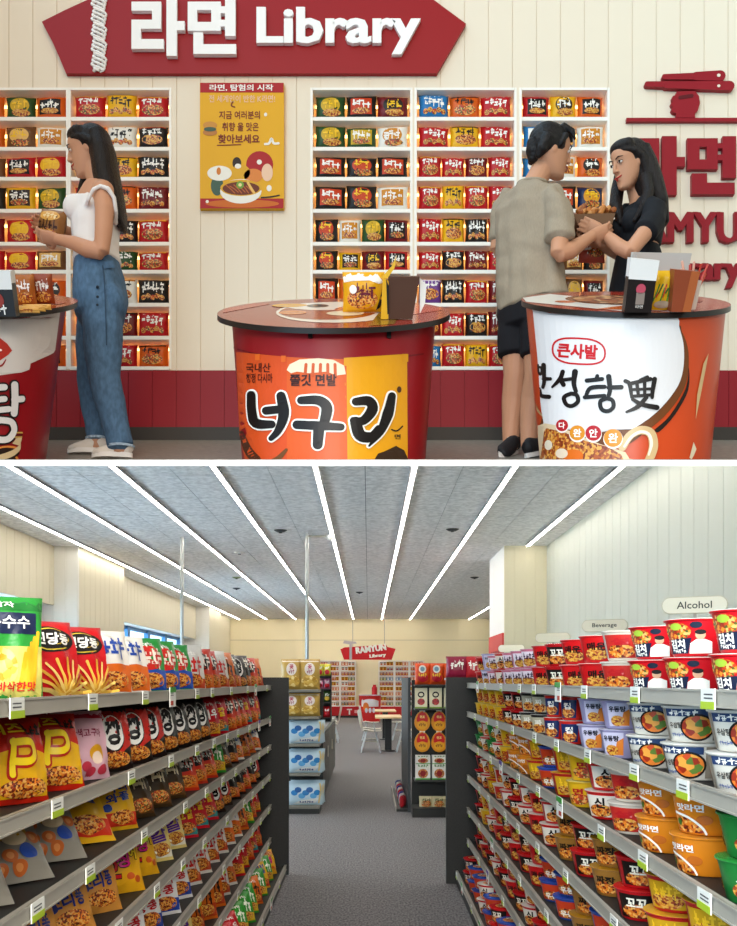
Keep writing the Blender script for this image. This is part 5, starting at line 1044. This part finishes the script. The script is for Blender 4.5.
for ti, row in enumerate(ROWR):
    xf = .645 if ti == 6 else .725; z = TR[ti]; step = (7.28-st[ti])/len(row)
    for k, kind in enumerate(row):
        b, l, cw, r1, h = CUPS[kind]; y = st[ti]+k*step; gap = (([1.8]+TR)[ti]-z)-.028 if ti else .3
        s = min(1.06, gap/(2*h)) if ti != 6 else 1
        for lev in range(2):
            rz = -.62+rnd.uniform(-.18, .18)
            put_cup(kind, xf+r1*1.19*s+.012+.004*lev, y+.006*lev, z+.001+lev*(h*s+.0015), rz, f'{cw} noodle cup, {["lower", "upper"][lev]} of {ORD[k]} pair from near end, {SN[ti]} cup shelf front', s)
    if ti < 4:
        y = st[ti]+.25; k2 = 0
        while y < 7.1 and k2 < 11:
            kind = row[min(len(row)-1, int((y-st[ti])/step))]; b, l, cw, r1, h = CUPS[kind]; gap = (([1.8]+TR)[ti]-z)-.028 if ti else .3; s = min(1.0, gap/(2*h))
            for lev in range(2): put_cup(kind, xf+.29, y, z+.001+lev*(h*s+.0015), -.7, f'rear {cw} noodle cup, {["lower", "upper"][lev]} of {ORD[k2]} pair from near end, {SN[ti]} cup shelf', s)
            y += .5; k2 += 1
# ------------------------------------------------------------------ middle of the shop: end displays, cabinet, tables, signs
def wbox(m, px0, px1, y0, y1, Y, dY, mat): m.prism([W(px0, y1, Y), W(px1, y1, Y), W(px1, y0, Y), W(px0, y0, Y)], (0, dY, 0), mat)
# left end display
Yd = 11.2; xl, xr = -.93, -.55
r = empty('end_display', ((xl+xr)/2, Yd+.2, 0), 'dark end display with five shelves of beige and blue bags, by the grey cabinet', 'display shelf', 'end displays')
def dpart(nm, x0, x1, a, b, z0, z1, mat, par): m = MB(); m.bx(x0, x1, a, b, z0, z1, mat); return fin(m, nm, par, 0)
dpart('base', xl, xr, Yd, Yd+.5, 0, .055, dark, r); dpart('back_panel', xl, xr+.02, Yd+.44, Yd+.5, .1, 1.38, dark, r)
DL = [zl(689.5, Yd), zl(716.5, Yd), zl(744, Yd), zl(773.5, Yd), zl(806, Yd)]
for z in DL: dpart('shelf', xl, xr, Yd, Yd+.44, z-.03, z-.002, M('7d796e', .5), r)
mb_ = lambda w, h, d, hx, seed, p=3: pillow(w, h, d, foil(hx), p, seed=seed)
def ring_bag():
    m, f = mb_(.235, .31, .14, 'b89448', 4); art(m, s_ell(0, .35, .5, .42), ink('e8dcd4'), f, .002); art(m, s_ell(0, -.45, .8, .4), food(['d8b050', 'b88a2a', 'f0d890', 'c89a3a'], 30, 'pop'), f, .002); art(m, s_text('꽃', 0, .5, .3, .4, off=.03), ink('b8485a'), f, .004, .15); art(m, s_squig(0, .2, .5, .25, 4, 3), ink('a05060'), f, .004); art(m, s_rect(-.9, .82, .9, .95), ink('e4d8c8'), f, .002, .2); return m.mesh('snack_bag')
rb = ring_bag()
def blue_bag():
    m, f = mb_(.40, .27, .14, 'bcd2de', 6, 2.4)
    for i in range(7): art(m, s_ell(-.6+.22*i, .1+.3*math.sin(i*2.1), .2, .24), ink(['2a7ab8', '1c5a9a', '5aa0d0'][i % 3]), f, .002+.0004*i)
    art(m, s_poly([(-.7, -.9), (.6, -.8), (.85, -.35), (-.2, -.55)]), ink('e0e0dc'), f, .003, .2); art(m, s_stroke([(.85, .9), (.93, .3), (.8, -.8)], .1), ink('d8c080'), f, .004, .2); art(m, s_squig(.1, -.7, .8, .18, 3, 6), ink('2a4a8a'), f, .005); return m.mesh('snack_bag')
blb = blue_bag()
def thing(me, name, x, y, z, rz, label, cat, group, s=1.0):
    o = bpy.data.objects.new(name, me); COL.objects.link(o); o.location = (x, y, z); o.rotation_euler = (0, 0, rz); o.scale = (s, s, s) if not isinstance(s, tuple) else s; return tag(o, label, cat, group)
for i, z in enumerate(DL[:2]):
    for k, x in enumerate((-.87, -.665)): thing(rb, 'snack_bag', x, Yd+.12, z, .05, f'{["upper", "lower"][i]} beige popcorn bag on the end display, {["half hidden one", "fully visible one"][k]}', 'snack bag', 'beige bags on the end display', (1, 1, 1.1 if i == 0 else .84))
for i, z in enumerate(DL[2:]):
    for j in range(3): thing(blb, 'snack_bag', -.72+.01*j, Yd+.1+.13*j, z+.001+.0*j, .04, f'blue and white bag, {["front", "middle", "hindmost"][j]} one on the {["upper", "middle", "lowest"][i]} blue shelf of the end display', 'snack bag', 'blue bags on the end display', (1, .8, .95))
# grey cabinet and the rack that stands on it
r = empty('counter_cabinet', (-.75, 14, 0), 'low grey counter cabinet with doors running behind the end display', 'cabinet'); cg = M('4c4e4e', .5)
dpart('body', -1.0, -.55, 11.75, 16.2, .08, .87, cg, r); dpart('worktop', -1.02, -.53, 11.73, 16.25, .87, .91, M('8f9492', .4), r); dpart('base', -1.0, -.58, 11.75, 16.2, 0, .08, dark, r)
for k in range(3):
    d = dpart('door', -.55, -.535, 11.8+k*1.46, 13.2+k*1.46, .12, .84, M('515352', .5), r); m = MB(); m.bx(-.535, -.52, 13.05+k*1.46, 13.09+k*1.46, .5, .64, steel); h = fin(m, 'handle', r, 0); h.parent = d
Yk = 14.0
r = empty('display_rack', (-.62, Yk+.2, .91), 'small dark display rack standing on the grey counter cabinet', 'display rack')
xk0, xk1 = X(316, Yk), X(331.5, Yk); ks = [680-.5, 675, 684.5, 698, 717]
kz = [zl(676, Yk), zl(689, Yk), zl(702, Yk), zl(717.5, Yk)]
dpart('back_panel', xk0, xk1, Yk+.28, Yk+.3, .91, kz[0]+.05, dark, r)
for x in (xk0, xk1-.01): dpart('side_panel', x, x+.01, Yk, Yk+.3, .91, kz[0]+.02, dark, r)
for z in kz: dpart('shelf', xk0, xk1, Yk, Yk+.3, z-.018, z-.002, dark, r)
for i, (z, hx, cw) in enumerate(zip(kz, ('c8c03a', 'd88aa8', '3a5a2a', 'b8161c'), ('yellow-green', 'pink', 'green and red', 'red'))):
    m, f = mb_(.1, .16, .1, hx, 40+i, 4); art(m, s_squig(0, .35, 1.2, .5, i, 3), white_ink, f, .002); art(m, s_ell(0, -.35, .7, .4), ink('d8b03a' if i == 2 else 'b81c2a'), f, .002); me = m.mesh('snack_pouch')
    for k in range(2): thing(me, 'snack_pouch', xk0+.06+.1*k, Yk+.1, z, 0, f'{cw} pouch, {["first", "second"][k]} on the {["top", "second", "third", "lowest"][i]} shelf of the rack on the cabinet', 'pouch', 'pouches on the small rack', (1, 1, 1.05 if i == 0 else .95))
# right end display with hanging packs
Yr = 10.95; x0, x1 = X(415.5, Yr), X(449, Yr)
r = empty('end_display', ((x0+x1)/2, Yr+.3, 0), 'dark end display with hanging red and yellow packs, opposite the grey cabinet', 'display shelf', 'end displays')
dpart('back_panel', x0-.02, x1+.05, Yr+.34, Yr+.4, 0, 1.5, dark, r); dpart('base', x0-.03, x1+.05, Yr-.05, Yr+.34, 0, .1, dark, r)
for py in (684.5, 708.5, 780, 811): z = zl(py, Yr); dpart('shelf', x0, x1+.05, Yr, Yr+.34, z-.02, z-.002, M('3a3936', .5), r)
dpart('side_panel', x0-.06, x0-.03, Yr+.4, 13.6, 0, 1.53, M('3b3f42', .5), r)
for py in (712, 733): z = zl(py, Yr); m = MB(); [m.tube([(x0+.1+.19*k, Yr+.34, z), (x0+.1+.19*k, Yr+.05, z)], .006, steel, 6) for k in range(1)]; fin(m, 'peg_hook', r); m = MB(); m.tube([(x0+.29, Yr+.34, z), (x0+.29, Yr+.05, z)], .006, steel, 6); fin(m, 'peg_hook', r)
m, f = mb_(.165, .235, .09, 'd04a1a', 50, 4); art(m, s_ell(0, .45, .5, .36), ink('d8d8d0'), f, .002); art(m, s_ell(0, .45, .3, .22), ink('6a8a9a'), f, .003); art(m, s_ell(.05, -.35, .7, .42), ink('b0142a'), f, .002); art(m, s_squig(0, -.1, 1.1, .3, 3, 4), yel_ink, f, .004); ob = m.mesh('snack_pouch')
for k in range(3): thing(ob, 'snack_pouch', x0+.085+.155*k, Yr+.1, zl(684.5, Yr), .0, f'orange and red pouch, {ORD[k]} from the aisle along the top of the hanging-pack display', 'pouch', 'orange pouches on the end display')
m = MB(); m.bx(-.068, .068, -.02, .02, 0, .225, M('d8d0b0', .45)); ff2 = lambda u, v, lay: V((u*.068, -.021-lay, .112+v*.112)); art(m, s_ell(0, .35, .55, .3), black_ink, ff2, .001); art(m, s_ell(0, .35, .35, .16), ink('d8d0b0'), ff2, .002); art(m, s_ell(0, -.35, .6, .33), food(['a8161c', '7a1016', 'c83a2a'], 60, 'berry'), ff2, .001); art(m, s_rect(-1, -1, 1, -.85), ink('7a9a3a'), ff2, .001); pb_ = m.mesh('snack_box')
for k in range(3): thing(pb_, 'snack_box', x0+.07+.16*k, Yr+.08, zl(708.5, Yr), .0, f'cream box with dark red berries, {ORD[k]} from the aisle on the hanging-pack display', 'box', 'cream boxes on the end display')
def egg():
    m = MB(); pts = []
    for k in range(28): a = 2*math.pi*k/28; pts.append((.086*math.sin(a)*(1-.12*math.cos(a)), 0, .112*math.cos(a)))
    P3 = [V((x, -.014, z)) for x, _, z in pts]; m.prism(P3, (0, .028, 0), M('d98a16', .35)); f3 = lambda u, v, lay: V((u*.08, -.0145-lay, v*.105))
    art(m, s_poly([(-.75, -.05), (.75, -.05), (.78, .3), (.5, .8), (0, 1.0), (-.5, .8), (-.78, .3)]), ink('c81c1c'), f3, .001, .3); art(m, s_ell(0, -.4, .7, .45), ink('e0a01c'), f3, .0016); art(m, s_text('쥐포', 0, .45, .3, .7, off=.03), ink('f0d880'), f3, .002); art(m, s_squig(0, -.35, .9, .3, 4, 4), ink('7a2a10'), f3, .002); m.bx(-.03, .03, -.006, .006, .1, .14, ink('e8e4dc')); return m.mesh('hanging_pack')
eg = egg()
for i, py in enumerate((721.5, 742.5)):
    for k in range(2): 
        for d in range(1): thing(eg, 'hanging_pack', x0+.085+.185*k, Yr+.1, zl(py, Yr), 0, f'round red and yellow hanging pack, {["upper", "lower"][i]} row, {["nearer the aisle", "further from the aisle"][k]}', 'hanging pack', 'round hanging packs')
m = MB(); m.bx(-.08, .08, -.06, .06, 0, .17, M('e0dcd4', .45)); ff4 = lambda u, v, lay: V((u*.08, -.061-lay, .085+v*.085)); art(m, s_ell(0, -.2, .7, .6), FOODS[2], ff4, .001); art(m, s_squig(0, .8, 1.4, .3, 3, 4), ink('3f7a2a'), ff4, .002); art(m, s_rect(-1, -1, 1, -.82), ink('4f9a3a'), ff4, .001); art(m, s_ell(.0, -.2, .4, .4), ink('8a1c1c'), ff4, .002); tb_ = m.mesh('snack_box')
for k in range(2): thing(tb_, 'snack_box', x0+.09+.18*k, Yr+.1, zl(780, Yr), 0, f'white and green box with dark fruit, {["nearer", "further from"][k]} the aisle, below the hanging packs', 'box', 'white boxes on the end display'); thing(FB if 0 else tb_, 'snack_box', x0+.09+.18*k, Yr+.1, zl(780, Yr)+.171, 0, f'white and green box stacked on top, {["nearer", "further from"][k]} the aisle, below the hanging packs', 'box', 'white boxes on the end display', (1, 1, .55))
m, f = mb_(.16, .15, .06, 'c8b890', 60, 4); art(m, s_ell(0, -.1, .7, .5), FOODS[2], f, .002); art(m, s_squig(0, .5, 1.2, .4, 2, 4), ink('3f5a2a'), f, .003); lp = m.mesh('snack_packet')
for k in range(3): thing(lp, 'snack_packet', x0+.13+.14*k, Yr+.12, zl(811, Yr)+.0, .0, f'mixed food packet lying on the lowest display shelf, {ORD[k]} from the aisle', 'packet', 'packets on the lowest display shelf')
rr = random.Random(9)
for k in range(9):
    m, f = mb_(.12, .14, .06, ['b8202a', 'e0dcd4', '2a3f8a'][k % 3], 70+k, 4); thing(m.mesh('snack_packet'), 'snack_packet', x0-.115, 11.55+.22*k, .03, 1.2, f'{["red", "white", "blue"][k % 3]} small packet, {ORD[k]} along the floor edge beside the dark side panel', 'packet', 'packets along the low side edge')
r = empty('low_ledge', (x0-.12, 12.5, 0), 'low dark ledge for small packets along the side panel', 'ledge'); dpart('board', x0-.19, x0-.062, 11.4, 13.6, 0, .028, dark, r); dpart('lip', x0-.2, x0-.19, 11.4, 13.6, 0, .06, steel, r)
# right: boxes standing on top between the displays
for k in range(8):
    m, f = mb_(.2, .2, .1, ['8a1a3a', 'b8202c', '7a2a5a'][k % 3], 90+k, 4); art(m, s_squig(0, .2, 1.3, .7, k, 4), white_ink, f, .002)
    thing(m.mesh('snack_pouch'), 'snack_pouch', .82+.19*k*.9, 9.3, 1.52, 0, f'{["dark red", "red", "plum"][k % 3]} pouch, {ORD[k]} from the aisle on top of the black stand past the cups', 'pouch', 'pouches on the black stand')
r = empty('display_stand', (1.3, 9.4, 0), 'black stand between the cup gondola and the hanging-pack display', 'stand'); dpart('body', .74, 2.3, 9.2, 9.6, 0, 1.515, dark, r); dpart('top_edge', .73, 2.32, 9.19, 9.61, 1.5, 1.518, steel, r)
# oval category signs
for i, (Ys, t, sz, nm) in enumerate(((5.0, 'Alcohol', .10, 'oval cream hanging sign reading Alcohol, nearest one'), (6.9, 'Beverage', .09, 'oval cream sign reading Beverage, next behind the alcohol sign'), (8.85, 'Snack' if 0 else '', .09, 'oval cream blank-looking sign, third along the right wall'), (11.4, '', .09, 'small pale oval sign, furthest along the right wall'))):
    zc_ = 1.875 if i < 3 else 1.86; r = empty('category_sign', (1.63, Ys, zc_), nm, 'sign', 'oval category signs'); r.rotation_euler = (0, 0, R(-28))
    def rrect(w, h, y): 
        P = []
        for cx_, a0 in ((w/2-h/2, -90), (-w/2+h/2, 90)):
            for k in range(11): a = R(a0+18*k); P.append(V((cx_+h/2*math.cos(a), y, h/2*math.sin(a))))
        return P
    m = MB(); m.prism(rrect(.32, .085, -.006), (0, .012, 0), M('c9c2a4', .5)); m.prism(rrect(.312, .077, -.008), (0, .004, 0), M('f2ecd4', .5)); o = m.build('board', r, smooth=0)
    if t: m = MB(); art(m, s_text(t, 0, 0, .036, .17, off=.01), M('3a3a30', .5), lambda u, v, l: V((u, -.0085-l, v)), .001); m.build('lettering', r, smooth=0)
    m = MB(); m.tube([(0, .012, -.04), (0, .012, -zc_)], .008, steel, 8); m.build('pole', r)
# poles from ceiling
for i, (px, py, Yp) in enumerate(((182.5, 537, 17.27), (307.5, 533, 16.8))):
    x = X(px, Yp); r = empty('support_pole', (x, Yp, 0), ['thin steel pole rising to the ceiling above the snack bags', 'thin steel pole rising to the ceiling with a camera at its top'][i], 'pole', 'thin ceiling poles')
    m = MB(); m.tube([(x, Yp, .0), (x, Yp, CZ-.001)], .03, M('a8aaa8', .3, metal=.6), 10); fin(m, 'pole', r)
    m = MB(); m.lathe([(.0, 0), (.09, 0), (.09, .02), (.0, .02)], M('a8aaa8', .3, metal=.6), 16, (x, Yp, .0)); fin(m, 'base_plate', r)
    if i: m = MB(); m.bx(x, x+.35, Yp-.02, Yp+.02, CZ-.07, CZ-.04, steel); fin(m, 'bracket', r, 0); m = MB(); m.ball((x+.38, Yp, CZ-.07), .06, M('dcdcd8', .4)); fin(m, 'camera_head', r)
# small ceiling fittings
for i, (px, py, hx) in enumerate(((240, 552, 'e8e8e4'), (237, 577, '8a9a6a'), (237, 588, '5a6068'), (360, 592, '505458'), (453, 529, '4a4e50'), (475, 577, '44484a'), (281, 530, '4a4e50'))):
    Yc = 2470/(680-py); x = X(px, Yc); r = empty('ceiling_sensor', (x, Yc, CZ), ['white round ceiling sensor nearest the windows', 'small greenish ceiling sensor just behind the white one', 'dark flat ceiling vent near the window columns', 'dark ceiling vent above the hanging sign', 'small dark ceiling sprinkler right of centre', 'small dark ceiling sensor close to the right column', 'small dark ceiling sprinkler left of centre'][i], 'ceiling fitting', 'small ceiling fittings')
    m = MB(); m.lathe([(0, -.035), (.06, -.035), (.1, -.012), (.11, -.002), (0, -.002)], M(hx, .5), 16); m.build('cap', r); m = MB(); m.lathe([(0, -.05), (.025, -.05), (.025, -.03), (0, -.03)], M('30343a', .4), 10); m.build('lens', r)
# red panel on the column, hanging library sign
r = empty('wall_panel', (2.49, 19.5, 1.4), 'red panel on the white side of the right-hand column', 'panel'); m = MB(); m.bx(2.47, 2.498, 18.45, 20.55, .6, 2.37, M('c8302c', .5)); fin(m, 'board', r, 0); m = MB()
for k in range(5): m.bx(2.466, 2.47, 18.9+k*.27, 19.06+k*.27, 2.0, 2.06, M('8a1a1a', .5))
fin(m, 'lettering', r, 0)
Ys = 38.0; sc = lambda x, y: (320+x/6.62, 630+y/6.614)
r = empty('hanging_sign', (X(368, Ys), Ys, zl(650, Ys)), 'red hanging arrow-shaped sign reading RAMYUN Library above the far bookcases', 'sign'); ps = lambda L, Yv=Ys: [W(*sc(x, y), Yv) for x, y in L]
m = MB(); m.prism(ps([(138, 128), (165, 115), (440, 97), (450, 112), (504, 124), (478, 197), (162, 196)]), (0, .08, 0), M('c8141c', .45)); fin(m, 'board', r, 0)
m = MB(); m.prism([p+V((0, -.05, 0)) for p in ps([(155, 88), (165, 70), (240, 78), (246, 90), (215, 92), (215, 198), (198, 198), (198, 95)])], (0, .05, 0), M('b8aeb0', .45)); fin(m, 'noodle_braid', r, 0)
fs_ = lambda x, y, lay: W(*sc(x, y), Ys-.01)+V((0, -lay, 0))
m = MB(); 
for i in (0, 4): art(m, s_text('RAMYUN', 338+i, 124, 44, 200, -1, .03, rot=-.13), white_ink, fs_, .01+.004*i)
for i in (0, 3): art(m, s_text('Library', 384+i, 171, 28, 108, -1, .03, rot=-.1), white_ink, fs_, .012+.004*i)
fin(m, 'lettering', r, 0)
m = MB(); [m.tube([W(*sc(x, 110), Ys)+V((0, .04, 0)), V((W(*sc(x, 110), Ys).x, Ys+.04, CZ))], .012, steel, 6) for x in (220, 430)]; fin(m, 'cable', r)
# far bookcases
Yb = 40.0
fu = [(316, 328.5), (330, 340), (341, 356), (379.5, 394.5), (395.5, 409.5), (410.5, 424)]
fr_ = random.Random(8); fy0, fy1 = 661, 706
FN = ['first from the window side', 'second from the window side', 'left of the white gap', 'right of the white gap', 'second past the white gap', 'partly behind the hanging-pack display']
fp = {}
for c in 'RYOKGBWDS':
    m = MB(); m.bx(-.5, .5, -.1, .1, 0, 1, M(CH[c], .45)); m.bx(-.3, .3, -.11, -.1, .15, .55, M({'R': 'e0b060', 'Y': 'a83a1c', 'O': 'f0e0c0', 'K': 'c8a060', 'G': 'e0d8a0', 'B': 'f0f0e8', 'W': 'c05a2a', 'D': 'd8a060', 'S': 'b04030'}[c], .45)); m.bx(-.4, .4, -.105, -.1, .65, .85, M('ece4d4' if c not in 'WY' else '3a2018', .45)); fp[c] = m.mesh('noodle_packet', smooth=0)
FR = ['OROWY', 'RYWYS', 'RRRDR', 'ORYGB', 'RYWRR', 'YOOYY', 'RWDRO', 'KRRYD', 'GWKRG']
for ui, (a, b) in enumerate(fu):
    xa, xb = X(a, Yb), X(b, Yb); r = empty('far_bookcase', ((xa+xb)/2, Yb+.2, zl(fy1, Yb)), f'white bookcase of noodle packets on the far wall, {FN[ui]}', 'bookcase', 'far wall bookcases')
    dpart('back_panel', xa, xb, Yb+.35, Yb+.4, zl(fy1, Yb), zl(fy0, Yb), M('d8cfb8', .5), r)
    for x in (xa, xb): dpart('side_panel', x-.02, x+.02, Yb, Yb+.4, zl(fy1, Yb), zl(fy0, Yb), white, r)
    for i in range(10):
        z = zl(fy0+(fy1-fy0)*i/9, Yb); dpart('shelf', xa, xb, Yb, Yb+.38, z-.02, z+.02, white, r)
    for i in range(9):
        z = zl(fy0+(fy1-fy0)*(i+1)/9, Yb)+.021; n = 4 if b-a > 11 else 3; w = (xb-xa-.06)/n
        for k in range(n):
            c = FR[i][(ui+k//2) % 5]
            thing(fp[c], 'noodle_packet', xa+.03+w*(k+.5), Yb+.12, z, 0, f'tiny {CN[c]} packet, {ORD[k]} on {ORD[i]} shelf of far bookcase {FN[ui]}', 'noodle packet', 'packets in the far bookcases', (w*.92, 1, (fy1-fy0)/9*Yb/FOC*.72))
r = empty('far_plinth', (0, Yb, 0), 'red plinth with white letter mark under the far bookcases', 'plinth'); dpart('panel', X(316, Yb), X(430, Yb), Yb-.06, Yb+.4, 0.08, zl(706.6, Yb), M('b8161e', .45), r); dpart('base', X(316, Yb), X(430, Yb), Yb-.05, Yb+.4, 0, .08, dark, r)
m = MB(); m.bx(X(347.5, Yb), X(352.5, Yb), Yb-.075, Yb-.06, zl(710, Yb), zl(708.8, Yb), white_ink); m.bx(X(349.3, Yb), X(350.7, Yb), Yb-.075, Yb-.06, zl(714.5, Yb), zl(708.8, Yb), white_ink); m.bx(X(355, Yb), X(361, Yb), Yb-.075, Yb-.06, zl(713, Yb), zl(710, Yb), M('d89a9a', .5)); fin(m, 'letter_mark', r, 0)
Yv = 36.0
r = empty('display_barrel', (X(370.5, Yv), Yv, 0), 'white and red cup-shaped counter standing far behind the tables', 'counter'); m = MB(); m.lathe([(.36, 0), (.40, zl(695, Yv)-.02), (.38, zl(695, Yv)-.02)], M('c8201e', .4), 28, (X(370.5, Yv), Yv, 0)); fin(m, 'body', r); m = MB(); m.lathe([(0, 0), (.42, 0), (.42, .03), (0, .03)], M('b8b4c0', .35), 28, (X(370.5, Yv), Yv, zl(695, Yv)-.02)); fin(m, 'top', r)
m = MB(); fb = lambda u, v, lay: V((X(370.5, Yv)+.39*math.sin(u), Yv-(.385+lay)*math.cos(u), v)); art(m, s_poly([(-.9, .55), (.9, .55), (.9, .92), (-.9, .92)]), M('d8d4d8', .4), fb, .01, .3); art(m, s_ell(-.4, .55, .3, .15), M('d8701c', .4), fb, .02)
for k in range(3): art(m, s_ell(-.35+.35*k, .42, .14, .09), M('d8d4dc', .4), fb, .03)
fin(m, 'printed_wrap', r, 0)
r = empty('red_bottle', (X(375, Yv), Yv, zl(695, Yv)+.012), 'small red container on the far cup-shaped counter', 'container'); m = MB(); m.lathe([(0, 0), (.1, 0), (.1, .25), (.06, .3), (.06, .36), (0, .36)], M('b8161e', .4), 14, (X(375, Yv), Yv, zl(695, Yv)+.012)); fin(m, 'body', r)
# tables and chairs
wood = M('dcb98c', .45); chw = M('e4dfd2', .4)
def table(Yt, x0, x1, label):
    r = empty('cafe_table', ((x0+x1)/2, Yt, 0), label, 'table', 'cafe tables'); xc = (x0+x1)/2
    dpart('tabletop', x0, x1, Yt-.75, Yt+.75, .715, .745, wood, r); m = MB(); m.bx(xc-.07, xc+.07, Yt-.07, Yt+.07, .03, .715, M('23282c', .4)); fin(m, 'pedestal', r, 0)
    m = MB(); m.lathe([(0, 0), (.15, 0), (.145, .02), (.06, .035), (0, .035)], M('1d2022', .4), 24, (xc, Yt, 0)); fin(m, 'base', r); return r
table(21.1, .14, .69, 'nearer pale wood cafe table on a black pedestal'); table(25.2, .16, .68, 'further pale wood cafe table behind the first')
def chair(x, y, rz, label):
    r = empty('cafe_chair', (x, y, 0), label, 'chair', 'white shell chairs', rz)
    def sh(a, b):   # a across, b from front edge to top of the back
        u = 2*a-1; 
        if b < .5: yy = -.22+.8*b; z = .455-.02*math.sin(b*2*math.pi)+.03*u*u*(b*2)
        else: t = (b-.5)*2; yy = .18+.1*t; z = .455+.40*t*t*.4+.40*t*.6
        return V((u*(.22-.03*max(0, b-.6))*(1-.12*(b > .9)), yy-.06*u*u*max(0, b-.35), z))
    m = MB(); m.grid(sh, 12, 16, chw); m.grid(lambda a, b: sh(1-a, b)+V((0, .008, -.012)), 12, 16, chw); m.build('shell', r, smooth=1.2)
    for sx_ in (-1, 1):
        for sy_ in (-1, 1): m = MB(); m.tube([(sx_*.1, sy_*.08, .45), (sx_*.2, sy_*.2+.0, .0)], .012, M('c4ccd2', .4), 8); m.build('leg', r)
    m = MB(); m.tube([(-.15, -.14, .22), (.15, .14, .22)], .008, steel, 6); m.tube([(.15, -.14, .22), (-.15, .14, .22)], .008, steel, 6); m.build('brace', r); return r
for x, y, rz, lb_ in ((.05, 20.85, R(90), 'white shell chair tucked at the near table on the aisle side'), (.79, 20.95, R(-90), 'white shell chair opposite, at the near table beside the hanging-pack display'), (.05, 21.75, R(90), 'second white shell chair on the aisle side of the near table'), (.04, 25.0, R(90), 'white shell chair on the aisle side of the further table'), (.8, 25.1, R(-90), 'white shell chair on the far side of the further table'), (-.92, 24.0, R(-90), 'white shell chair half hidden behind the grey cabinet'), (-.95, 25.2, R(-90), 'second white shell chair half hidden behind the grey cabinet')): chair(x, y, rz, lb_)
